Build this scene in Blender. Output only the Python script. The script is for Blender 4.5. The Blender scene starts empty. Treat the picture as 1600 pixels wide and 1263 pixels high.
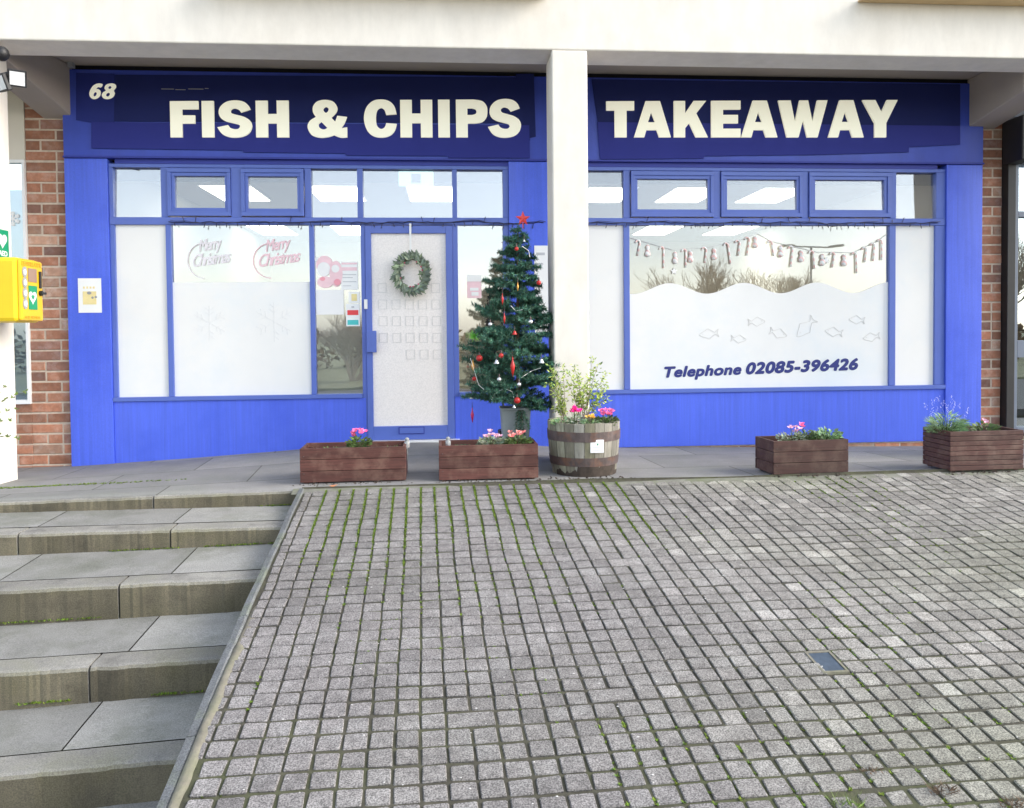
import bpy, bmesh, math, random
from math import sin, cos, pi, radians, sqrt, atan2
from mathutils import Vector, Matrix, noise
R = random.Random(7)
SC = bpy.context.scene
COL = SC.collection

# ------------------------------------------------------------------ camera
F, CXp, CYp = 1240.0, 800.0, 553.6          # photograph is 1600 x 1263
CAM = Vector((0, -8.0, 1.14))
ROT = (Matrix.Rotation(-radians(4.47), 3, 'Z') @ Matrix.Rotation(pi/2 - radians(1.6), 3, 'X')
       @ Matrix.Rotation(-radians(.54), 3, 'Z'))
cd = bpy.data.cameras.new('camera'); cam = bpy.data.objects.new('camera', cd); COL.objects.link(cam)
cam.matrix_world = Matrix.Translation(CAM) @ ROT.to_4x4()
cd.sensor_width = 36; cd.lens = F/1600*36; cd.shift_y = -(631.5 - CYp)/1600
cd.clip_start = .05; cd.clip_end = 3000
SC.camera = cam
# ------------------------------------------------------------------ world + sun
SUN_EL, SUN_AZ = 30, 106                      # azimuth measured from +Y (the shop side) clockwise
w = bpy.data.worlds.new('World'); SC.world = w; w.use_nodes = True
nt = w.node_tree; nt.nodes.clear()
sky = nt.nodes.new('ShaderNodeTexSky'); sky.sky_type = 'NISHITA'; sky.sun_disc = False
sky.sun_elevation = radians(SUN_EL); sky.sun_rotation = radians(SUN_AZ)
sky.air_density = 1.0; sky.dust_density = 1.3; sky.ozone_density = 1.0
bg = nt.nodes.new('ShaderNodeBackground'); bg.inputs[1].default_value = .14
wo = nt.nodes.new('ShaderNodeOutputWorld')
hs = nt.nodes.new('ShaderNodeHueSaturation'); hs.inputs['Saturation'].default_value = .5
nt.links.new(sky.outputs[0], hs.inputs['Color']); nt.links.new(hs.outputs[0], bg.inputs[0]); nt.links.new(bg.outputs[0], wo.inputs[0])
sl = bpy.data.lights.new('sun', 'SUN'); sl.energy = .85; sl.angle = radians(30); sl.color = (1, .93, .82)
so = bpy.data.objects.new('sun', sl); COL.objects.link(so)
az = radians(SUN_AZ); el = radians(SUN_EL)
sd = Vector((sin(az)*cos(el), cos(az)*cos(el), sin(el)))
so.rotation_euler = sd.to_track_quat('Z', 'Y').to_euler()
SC.view_settings.view_transform = 'Standard'; SC.view_settings.look = 'None'
SC.view_settings.exposure = 1.68; SC.view_settings.gamma = 1
SC.cycles.max_bounces = 8; SC.cycles.transparent_max_bounces = 16
SC.cycles.sample_clamp_indirect = 6

# ------------------------------------------------------------------ helpers
def W(px, py, Y=0.0):
    """the real point on the vertical plane at distance Y that was surveyed at this photo position"""
    r = ROT @ Vector(((px-CXp)/F, -(py-CYp)/F, -1)); t = (Y-CAM.y)/r.y
    return CAM + r*t

def srgb(r, g, b):
    f = lambda c: ((c/255)/12.92 if c/255 <= .04045 else (((c/255)+.055)/1.055)**2.4)
    return (f(r), f(g), f(b))

MATS = {}
def mat(name, col, rough=.6, var=.12, scale=6, bump=0, bscale=40, metal=0, spec=.5, attr=False, stretch=(1,1,1),
        emit=0, trans=0, speckle=0, stain=None, stain_amt=0, stain_scale=1.5, coat=0):
    m = bpy.data.materials.new(name); MATS[name] = m; m.use_nodes = True
    n = m.node_tree.nodes; L = m.node_tree.links; b = n['Principled BSDF']
    tc = n.new('ShaderNodeTexCoord'); mp = n.new('ShaderNodeMapping'); mp.inputs['Scale'].default_value = stretch
    L.new(tc.outputs['Object'], mp.inputs[0])
    no = n.new('ShaderNodeTexNoise'); no.inputs['Scale'].default_value = scale; no.inputs['Detail'].default_value = 6
    no.inputs['Roughness'].default_value = .6
    L.new(mp.outputs[0], no.inputs[0])
    mr = n.new('ShaderNodeMapRange'); mr.inputs[1].default_value = .3; mr.inputs[2].default_value = .7
    mr.inputs[3].default_value = 1-var; mr.inputs[4].default_value = 1+var
    L.new(no.outputs[0], mr.inputs[0])
    vm = n.new('ShaderNodeVectorMath'); vm.operation = 'SCALE'; vm.inputs[0].default_value = col
    L.new(mr.outputs[0], vm.inputs['Scale']); out = vm.outputs[0]
    if stain:
        s2 = n.new('ShaderNodeTexNoise'); s2.inputs['Scale'].default_value = stain_scale; s2.inputs['Detail'].default_value = 8
        s2.inputs['Roughness'].default_value = .65; L.new(tc.outputs['Object'], s2.inputs[0])
        m2 = n.new('ShaderNodeMapRange'); m2.inputs[1].default_value = .48; m2.inputs[2].default_value = .68
        m2.inputs[3].default_value = 0; m2.inputs[4].default_value = stain_amt; L.new(s2.outputs[0], m2.inputs[0])
        mx = n.new('ShaderNodeMix'); mx.data_type = 'RGBA'; L.new(m2.outputs[0], mx.inputs[0]); L.new(out, mx.inputs[6])
        mx.inputs[7].default_value = (*stain, 1); out = mx.outputs[2]
    if speckle:
        s3 = n.new('ShaderNodeTexNoise'); s3.inputs['Scale'].default_value = 170; s3.inputs['Detail'].default_value = 2
        L.new(tc.outputs['Object'], s3.inputs[0])
        m3 = n.new('ShaderNodeMapRange'); m3.inputs[1].default_value = .35; m3.inputs[2].default_value = .65
        m3.inputs[3].default_value = 1-speckle; m3.inputs[4].default_value = 1+speckle; L.new(s3.outputs[0], m3.inputs[0])
        v3 = n.new('ShaderNodeVectorMath'); v3.operation = 'SCALE'; L.new(out, v3.inputs[0]); L.new(m3.outputs[0], v3.inputs['Scale'])
        out = v3.outputs[0]
    if attr:
        at = n.new('ShaderNodeAttribute'); at.attribute_name = 'tint'
        v4 = n.new('ShaderNodeVectorMath'); v4.operation = 'MULTIPLY'; L.new(out, v4.inputs[0]); L.new(at.outputs['Color'], v4.inputs[1])
        out = v4.outputs[0]
    L.new(out, b.inputs['Base Color'])
    b.inputs['Roughness'].default_value = rough; b.inputs['Metallic'].default_value = metal
    b.inputs['Specular IOR Level'].default_value = spec
    if coat: b.inputs['Coat Weight'].default_value = coat; b.inputs['Coat Roughness'].default_value = .08
    if emit:
        b.inputs['Emission Color'].default_value = (*col, 1); b.inputs['Emission Strength'].default_value = emit
    if trans:
        b.inputs['Transmission Weight'].default_value = trans
    if bump:
        nb = n.new('ShaderNodeTexNoise'); nb.inputs['Scale'].default_value = bscale; nb.inputs['Detail'].default_value = 6
        L.new(mp.outputs[0], nb.inputs[0])
        bp = n.new('ShaderNodeBump'); bp.inputs['Strength'].default_value = min(1, bump*50); bp.inputs['Distance'].default_value = bump
        L.new(nb.outputs[0], bp.inputs['Height']); L.new(bp.outputs[0], b.inputs['Normal'])
    return m

def glass_mat(name, refl=.5, tint=(1, 1, 1), wob=.0015):
    m = bpy.data.materials.new(name); MATS[name] = m; m.use_nodes = True
    n = m.node_tree.nodes; L = m.node_tree.links; n.remove(n['Principled BSDF'])
    tr = n.new('ShaderNodeBsdfTransparent'); tr.inputs[0].default_value = (.93, .96, .96, 1)
    gl = n.new('ShaderNodeBsdfGlossy'); gl.inputs['Roughness'].default_value = .0; gl.inputs[0].default_value = (*tint, 1)
    fr = n.new('ShaderNodeFresnel'); fr.inputs[0].default_value = 1.5
    ad = n.new('ShaderNodeMath'); ad.inputs[1].default_value = refl; ad.use_clamp = True; L.new(fr.outputs[0], ad.inputs[0])
    mx = n.new('ShaderNodeMixShader'); L.new(ad.outputs[0], mx.inputs[0]); L.new(tr.outputs[0], mx.inputs[1]); L.new(gl.outputs[0], mx.inputs[2])
    tc = n.new('ShaderNodeTexCoord'); no = n.new('ShaderNodeTexNoise'); no.inputs['Scale'].default_value = 1.3
    L.new(tc.outputs['Object'], no.inputs[0]); bp = n.new('ShaderNodeBump'); bp.inputs['Strength'].default_value = 1
    bp.inputs['Distance'].default_value = wob; L.new(no.outputs[0], bp.inputs['Height']); L.new(bp.outputs[0], gl.inputs['Normal'])
    L.new(mx.outputs[0], n['Material Output'].inputs[0])
    return m

mat('white_render', (.78, .735, .66), .8, .06, 3, .003, 60, stretch=(2.5, 2.5, .8), stain=(.66, .61, .53), stain_amt=.4, stain_scale=2.6)
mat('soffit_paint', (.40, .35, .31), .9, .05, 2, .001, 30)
mat('blue_paint', (.082, .148, .76), .36, .10, 2.5, .0008, 25, stretch=(14, 14, .45), stain=(.055, .11, .68), stain_amt=.6, stain_scale=1.6, speckle=.06)
mat('fascia_shaded', (.042, .078, .48), .42, .08, 2.5, .0006, 25, stretch=(3, 3, .45), stain=(.035, .06, .36), stain_amt=.5, stain_scale=2)  # the shop front's blue, darkened to carry the soffit shade on the fascia
mat('shade_blue', (.022, .034, .22), .55, .06, 3, spec=.2)  # blue with the soffit shade mixed into it
mat('blue_frame', (.10, .16, .52), .35, .05, 4, .0004, 40)
mat('blue_dark', (.025, .04, .32), .5, .05, 4)
mat('navy', (.016, .024, .13), .6, .05, 3, spec=.15)
mat('indigo', (.034, .042, .26), .6, .04, 3, spec=.15)
mat('cream', (.90, .88, .72), .5, .02, 5, emit=.13)  # unlit letters; faint glow added to lift them out of the canopy shade
mat('black', (.012, .012, .014), .5, .2, 10)
mat('dark_gap', (.01, .01, .012), .9, .1, 3)
mat('brick', (.36, .165, .10), .85, .22, 14, .004, 60, attr=True, stain=(.62, .46, .38), stain_amt=.35, stain_scale=9)
mat('mortar', (.58, .48, .38), .95, .15, 20, .003, 80)
mat('paver', (.220, .205, .200), .88, .24, 22, .004, 90, attr=True, speckle=.52, stain=(.42, .41, .40), stain_amt=.35, stain_scale=5)
mat('joint', (.068, .063, .045), .95, .3, 15, .01, 60, stain=(.085, .10, .035), stain_amt=.7, stain_scale=1.6)
mat('slab', (.275, .268, .25), .85, .12, 5, .002, 90, attr=True, speckle=.22, stain=(.15, .155, .12), stain_amt=.7, stain_scale=2.2)
mat('riser', (.25, .235, .18), .9, .28, 5, .005, 40, attr=True, speckle=.18, stain=(.13, .14, .07), stain_amt=.7, stain_scale=4)
mat('edging', (.27, .26, .235), .88, .34, 6, .004, 50, attr=True, speckle=.22, stain=(.15, .15, .10), stain_amt=.7, stain_scale=3)
mat('kerb', (.135, .142, .148), .85, .2, 12, .004, 70, speckle=.35, stain=(.17, .20, .12), stain_amt=.6, stain_scale=4)
mat('haunch', (.20, .185, .145), .95, .2, 14, .012, 30, stain=(.2, .22, .12), stain_amt=.5, stain_scale=5)
mat('fillet', (.20, .20, .165), .95, .25, 14, .006, 40, stain=(.12, .15, .05), stain_amt=.6, stain_scale=4)
mat('asphalt', (.07, .07, .072), .9, .15, 30, .004, 120)
mat('verge', (.17, .17, .09), .95, .3, 2, .02, 8)
mat('wood', (.095, .036, .028), .62, .35, 5, .003, 12, attr=True, stretch=(1.2, 10, 16), spec=.4, stain=(.22, .13, .095), stain_amt=.6, stain_scale=7)
mat('soil', (.05, .035, .025), .95, .4, 30, .02, 40)
mat('barrel_wood', (.26, .245, .19), .8, .25, 7, .003, 20, attr=True, stretch=(8, 8, 1), stain=(.15, .15, .09), stain_amt=.6, stain_scale=6)
mat('hoop', (.135, .105, .10), .6, .3, 12, .001, 60, metal=.5, stain=(.28, .13, .07), stain_amt=.6, stain_scale=9)
mat('rot', (.06, .045, .035), .95, .4, 20, .006, 40)
mat('yellow', (.80, .56, .012), .4, .04, 5)
mat('yellow_deep', (.72, .44, .01), .42, .04, 5)
mat('green_sign', (.0, .27, .11), .45, .03, 5)
mat('white', (.86, .86, .85), .5, .02, 5)
mat('paper', (.88, .89, .88), .7, .02, 5)
mat('grey_plastic', (.32, .33, .34), .5, .05, 5)
mat('window_brown', (.30, .19, .14), .4, .1, 5)
mat('metal', (.6, .6, .6), .3, .05, 5, metal=1)
mat('bucket', (.27, .30, .30), .55, .15, 6, .001, 20)
mat('needle', (.055, .145, .095), .6, .3, 9, attr=True)
mat('bark', (.12, .08, .05), .9, .3, 20, .005, 40)
mat('twig', (.38, .30, .23), .9, .25, 10)
mat('leaf', (.075, .13, .035), .55, .25, 12, attr=True)
mat('leaf_grey', (.24, .29, .225), .6, .25, 12, attr=True)
mat('leaf_yellow', (.40, .50, .09), .6, .2, 10, attr=True)
mat('pink', (.85, .10, .30), .6, .15, 20, attr=True)
mat('petal_yellow', (.85, .55, .10), .6, .15, 20)
mat('red_gloss', (.50, .025, .022), .3, .05, 5)
mat('red', (.78, .06, .07), .5, .05, 5)
mat('magenta', (.55, .02, .12), .3, .05, 5)
mat('silver', (.82, .82, .84), .22, .03, 5, metal=.7)
mat('gold', (.75, .38, .08), .3, .05, 5, metal=.4)
mat('ribbon', (.90, .90, .88), .5, .02, 5)
mat('film', (.86, .855, .83), .5, .03, 1.2, spec=.5, coat=.2, stain=(.74, .80, .84), stain_amt=.7, stain_scale=.8)
mat('etched', (.68, .66, .63), .6, .05, 5)
mat('etched_soft', (.82, .82, .82), .6, .03, 5)
mat('film_door', (.90, .85, .81), .45, .10, 90, .0015, 130, spec=.35)
mat('room_wall', (.50, .46, .41), .8, .03, 2)
mat('room_floor', (.16, .13, .11), .6, .1, 3)
mat('ceiling_tile', (.30, .25, .21), .9, .03, 3)
mat('lamp', (1, .95, .78), .5, 0, 3, emit=2.6)
mat('pinkish', (.86, .36, .42), .6, .05, 6)
mat('navy_text', (.02, .03, .20), .5, .03, 5)
mat('teal', (.08, .55, .55), .6, .05, 5)
mat('cover_blue', (.06, .085, .12), .5, .25, 30, .002, 90)
mat('moss', (.105, .17, .022), .95, .35, 30, attr=True)
mat('bulb', (.02, .02, .06), .3, .05, 5)
mat('sill_tan', (.62, .45, .25), .6, .08, 4)
mat('clear_jar', (.75, .78, .78), .12, .03, 5, trans=.6)
mat('hedge', (.13, .10, .06), .9, .4, 4, attr=True)
mat('house_wall', (.55, .45, .34), .9, .1, 2)
mat('roof', (.16, .10, .08), .9, .15, 5)
mat('door_steel', (.16, .19, .25), .35, .05, 5)
glass_mat('glass', .125)
glass_mat('glass_bright', .27)
glass_mat('glass_plain', .22, (.9, .97, 1))
M = MATS

class MB:
    """collects shapes; build() links them as ONE mesh object"""
    def __init__(s): s.v = []; s.f = []; s.c = []; s.t = (1, 1, 1)
    def quadf(s, idx): s.f.append(idx); s.c.append(s.t)
    def poly(s, pts):
        k = len(s.v); s.v += [tuple(p) for p in pts]; s.quadf(list(range(k, k+len(pts))))
    def box(s, x0, x1, y0, y1, z0, z1, m=None):
        k = len(s.v)
        P = [(x, y, z) for z in (z0, z1) for y in (y0, y1) for x in (x0, x1)]
        if m: P = [tuple(m @ Vector(p)) for p in P]
        s.v += P
        for q in ((0,2,3,1), (4,5,7,6), (0,1,5,4), (2,6,7,3), (0,4,6,2), (1,3,7,5)): s.quadf([k+i for i in q])
    def hexa(s, P):
        """8 corners, bottom 4 ccw then top 4"""
        k = len(s.v); s.v += [tuple(p) for p in P]
        for q in ((3,2,1,0), (4,5,6,7), (0,1,5,4), (1,2,6,5), (2,3,7,6), (3,0,4,7)): s.quadf([k+i for i in q])
    def tube(s, pts, r, n=6, r2=None, cap=True):
        pts = [Vector(p) for p in pts]; N = len(pts); k = len(s.v)
        r2 = r if r2 is None else r2
        prev = None
        for i, p in enumerate(pts):
            d = (pts[min(i+1, N-1)] - pts[max(i-1, 0)])
            if d.length < 1e-9: d = Vector((0, 0, 1))
            d.normalize()
            u = prev - d*prev.dot(d) if prev is not None and (prev - d*prev.dot(d)).length > 1e-3 else d.orthogonal()
            u.normalize(); prev = u; v = d.cross(u)
            rr = r + (r2-r)*i/max(1, N-1)
            for j in range(n):
                a = 2*pi*j/n; s.v.append(tuple(p + (u*cos(a) + v*sin(a))*rr))
        for i in range(N-1):
            for j in range(n):
                a = k+i*n+j; b = k+i*n+(j+1) % n; s.quadf([a, b, b+n, a+n])
        if cap and n > 2:
            s.quadf([k+j for j in range(n)][::-1]); s.quadf([k+(N-1)*n+j for j in range(n)])
    def lathe(s, prof, c, n=20, axis=None):
        k = len(s.v)
        for (r, z) in prof:
            for j in range(n):
                a = 2*pi*j/n; s.v.append((c[0]+r*cos(a), c[1]+r*sin(a), c[2]+z))
        for i in range(len(prof)-1):
            for j in range(n):
                a = k+i*n+j; b = k+i*n+(j+1) % n; s.quadf([a, b, b+n, a+n])
        s.quadf([k+j for j in range(n)][::-1]); s.quadf([k+(len(prof)-1)*n+j for j in range(n)])
    def sphere(s, c, r, n=12, sq=(1, 1, 1)):
        m = n//2
        prof = [(r*sin(pi*i/m), -r*cos(pi*i/m)) for i in range(m+1)]
        k = len(s.v)
        for (rr, z) in prof:
            for j in range(n):
                a = 2*pi*j/n; s.v.append((c[0]+max(rr, 1e-5)*cos(a)*sq[0], c[1]+max(rr, 1e-5)*sin(a)*sq[1], c[2]+z*sq[2]))
        for i in range(m):
            for j in range(n):
                a = k+i*n+j; b = k+i*n+(j+1) % n; s.quadf([a, b, b+n, a+n])
    def leaf(s, p, d, L, wd, up=None, fold=.25):
        d = d.normalized(); u = d.orthogonal() if up is None else d.cross(up)
        if u.length < 1e-4: u = d.orthogonal()
        u.normalize(); nn = d.cross(u)
        a = p; b = p + d*L*.45 + u*wd*.5 + nn*fold*wd*.4; c = p + d*L; e = p + d*L*.45 - u*wd*.5 + nn*fold*wd*.4
        mid = p + d*L*.5
        k = len(s.v); s.v += [tuple(a), tuple(b), tuple(c), tuple(e), tuple(mid)]
        s.quadf([k, k+1, k+2, k+4]); s.quadf([k, k+4, k+2, k+3])
    def tri(s, a, b, c):
        k = len(s.v); s.v += [tuple(a), tuple(b), tuple(c)]; s.quadf([k, k+1, k+2])
    def build(s, name, m, parent=None, smooth=False, bevel=0, mats=None):
        me = bpy.data.meshes.new(name)
        off = origin(parent) if parent else Vector((0, 0, 0))
        me.from_pydata([(x-off.x, y-off.y, z-off.z) for x, y, z in s.v], [], s.f); me.update()
        at = me.color_attributes.new('tint', 'FLOAT_COLOR', 'CORNER')
        i = 0; buf = []
        for f, c in zip(s.f, s.c):
            buf += [c[0], c[1], c[2], 1]*len(f)
        at.data.foreach_set('color', buf)
        if smooth: me.polygons.foreach_set('use_smooth', [True]*len(me.polygons))
        me.materials.append(M[m] if isinstance(m, str) else m)
        o = bpy.data.objects.new(name, me); COL.objects.link(o)
        if parent: o.parent = parent
        if bevel:
            b = o.modifiers.new('bevel', 'BEVEL'); b.width = bevel; b.segments = 2; b.limit_method = 'ANGLE'; b.angle_limit = radians(40)
            b.harden_normals = False
        return o

def origin(o):
    v = Vector((0, 0, 0))
    while o: v += o.location; o = o.parent
    return v
def tag(o, label, cat, group=None):
    o['label'] = label; o['category'] = cat
    if group: o['group'] = group
    return o
def thing(name, label, cat, loc=(0, 0, 0), group=None):
    o = bpy.data.objects.new(name, None); COL.objects.link(o); o.location = loc; o.empty_display_size = .1
    return tag(o, label, cat, group)
def struct(o, kind='structure'): o['kind'] = kind; return o
def one(mb, name, m, label, cat, group=None, at=None, **k):
    """a thing that is a single mesh, its origin at `at`"""
    if at is not None:
        at = Vector(at); mb.v = [(x-at.x, y-at.y, z-at.z) for x, y, z in mb.v]
    o = mb.build(name, m, **k)
    if at is not None: o.location = at
    return tag(o, label, cat, group)
def shapes(name, m, splines, to3, depth, parent=None):
    """filled flat outlines with holes (2D curve), extruded by depth, converted to a mesh; to3 maps local (x,y,z) to the world"""
    cu = bpy.data.curves.new('tmp', 'CURVE'); cu.dimensions = '2D'; cu.fill_mode = 'BOTH'; cu.extrude = depth/2
    for pts in splines:
        sp = cu.splines.new('POLY'); sp.points.add(len(pts)-1); sp.use_cyclic_u = True
        for i, p in enumerate(pts): sp.points[i].co = (p[0], p[1], 0, 1)
    o = bpy.data.objects.new('tmp', cu); COL.objects.link(o)
    me = bpy.data.meshes.new_from_object(o.evaluated_get(bpy.context.evaluated_depsgraph_get()))
    bpy.data.objects.remove(o)
    off = origin(parent) if parent else Vector((0, 0, 0))
    for v in me.vertices: v.co = Vector(to3(*v.co)) - off
    me.name = name; me.materials.clear(); me.materials.append(M[m])
    ob = bpy.data.objects.new(name, me); COL.objects.link(ob); ob.parent = parent
    return ob
def text(name, m, body, size, to3, depth=.004, offset=0, shear=0, spacing=1, parent=None, width=None, bold=0):
    cu = bpy.data.curves.new('tmp', 'FONT'); cu.body = body; cu.size = size; cu.extrude = depth/2; cu.offset = offset
    cu.shear = shear; cu.space_character = spacing
    o = bpy.data.objects.new('tmp', cu); COL.objects.link(o)
    me = bpy.data.meshes.new_from_object(o.evaluated_get(bpy.context.evaluated_depsgraph_get()))
    bpy.data.objects.remove(o)
    xs = [v.co.x for v in me.vertices]; x0, x1 = min(xs), max(xs); k = (width/(x1-x0)) if width else 1
    off = origin(parent) if parent else Vector((0, 0, 0))
    vs, fs = [], []
    sh_ = [(0, 0)] + ([(bold*cos(2*pi*i/8), bold*sin(2*pi*i/8)) for i in range(8)] if bold else [])
    for n_, (dx, dy) in enumerate(sh_):
        b0 = len(vs)
        vs += [tuple(Vector(to3((v.co.x-x0)*k+dx, v.co.y+dy, v.co.z + n_*.0001)) - off) for v in me.vertices]
        fs += [[b0+i for i in p.vertices] for p in me.polygons]
    m2 = bpy.data.meshes.new(name); m2.from_pydata(vs, [], fs); m2.update(); m2.materials.append(M[m])
    ob = bpy.data.objects.new(name, m2); COL.objects.link(ob); ob.parent = parent
    return ob
def rect_frame(mb, x0, x1, z0, z1, wd, y0, y1):
    mb.box(x0, x1, y0, y1, z1-wd, z1); mb.box(x0, x1, y0, y1, z0, z0+wd)
    mb.box(x0, x0+wd, y0, y1, z0+wd, z1-wd); mb.box(x1-wd, x1, y0, y1, z0+wd, z1-wd)

# ------------------------------------------------------------------ ground levels
def lerp(xs, ys, x):
    if x <= xs[0]: return ys[0]
    for i in range(len(xs)-1):
        if x <= xs[i+1]: return ys[i] + (ys[i+1]-ys[i])*(x-xs[i])/(xs[i+1]-xs[i])
    return ys[-1]
def z_base(x): return lerp([-8, -3.65, -2.6, -1.6, -.9, -.4, .2, .98, 1.8, 4.96, 12], [-.2, -.121, -.07, -.008, .05, .064, .05, -.02, -.055, -.105, -.16], x)
def z_edge(x): return lerp([-8, -3.2, -1.15, 1.5, 4.7, 12], [-.12, -.045, -.023, -.026, -.034, -.06], x)
def y_edge(x): return -1.98 + .0206*(x+1.15)
def z_pave(x, y):
    t = min(1.0, max(0.0, (y - y_edge(x))/(0-y_edge(x)))); return z_edge(x) + (z_base(x)-z_edge(x))*t
A2 = radians(2)
def sv(s, c):                                   # ramp coordinates: s towards the shop, c along the courses
    return (c*cos(A2) - s*sin(A2), c*sin(A2) + s*cos(A2))
def z_ramp(s): return -.0285 + .133*(max(s, -6.4) + 1.986) if s > -6.4 else -.0285+.133*(-6.4+1.986)

# street level far behind the camera, reflected in the glass
g = MB(); g.box(-400, 400, -500, -9.2, -.95, -.75); struct(g.build('road', 'asphalt'))
g = MB(); g.box(-400, 400, -500, 60, -1.6, -1.2); struct(g.build('ground', 'verge'))
g = MB(); g.box(-400, 400, -500, -19, -.75, -.68); struct(g.build('grass_verge', 'verge'))

# pavement in front of the shop: crowned sheet of slabs
def pave():
    g = MB(); NX, NY = 120, 14
    xs = [-8 + 20*i/NX for i in range(NX+1)]
    for i in range(NX+1):
        for j in range(NY+1):
            x = xs[i]; ye = y_edge(x); y = ye + (0.35-ye)*j/NY
            g.v.append((x, y, z_pave(x, y)))
    for i in range(NX):
        for j in range(NY):
            a = i*(NY+1)+j; g.quadf([a, a+NY+1, a+NY+2, a+1])
    k = len(g.v)                                # front face of the edge
    for i in range(NX+1):
        g.v.append((xs[i], y_edge(xs[i]), z_edge(xs[i])-.3))
    for i in range(NX): g.quadf([i*(NY+1), k+i, k+i+1, (i+1)*(NY+1)])
    return g
m = mat('pavement_slabs', (.235, .228, .22), .85, .12, 4, .002, 80, speckle=.15, stain=(.21, .22, .18), stain_amt=.55, stain_scale=1.3)
n = m.node_tree.nodes; L = m.node_tree.links; b = n['Principled BSDF']
src = b.inputs['Base Color'].links[0].from_socket
tc = n.new('ShaderNodeTexCoord'); mp = n.new('ShaderNodeMapping'); mp.inputs['Rotation'].default_value = (0, 0, radians(-4))
L.new(tc.outputs['Object'], mp.inputs[0]); br = n.new('ShaderNodeTexBrick')
br.inputs['Scale'].default_value = 1; br.inputs['Brick Width'].default_value = 1.15; br.inputs['Row Height'].default_value = .74
br.inputs['Mortar Size'].default_value = .006; br.inputs['Mortar Smooth'].default_value = .2; br.inputs['Bias'].default_value = -.2
br.inputs['Color1'].default_value = (1.2, 1.2, 1.18, 1); br.inputs['Color2'].default_value = (.82, .83, .86, 1); br.inputs['Mortar'].default_value = (.42, .42, .36, 1)
L.new(mp.outputs[0], br.inputs[0]); vm = n.new('ShaderNodeVectorMath'); vm.operation = 'MULTIPLY'
L.new(src, vm.inputs[0]); L.new(br.outputs[0], vm.inputs[1]); L.new(vm.outputs[0], b.inputs['Base Color'])
struct(pave().build('pavement', 'pavement_slabs', smooth=True))

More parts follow.
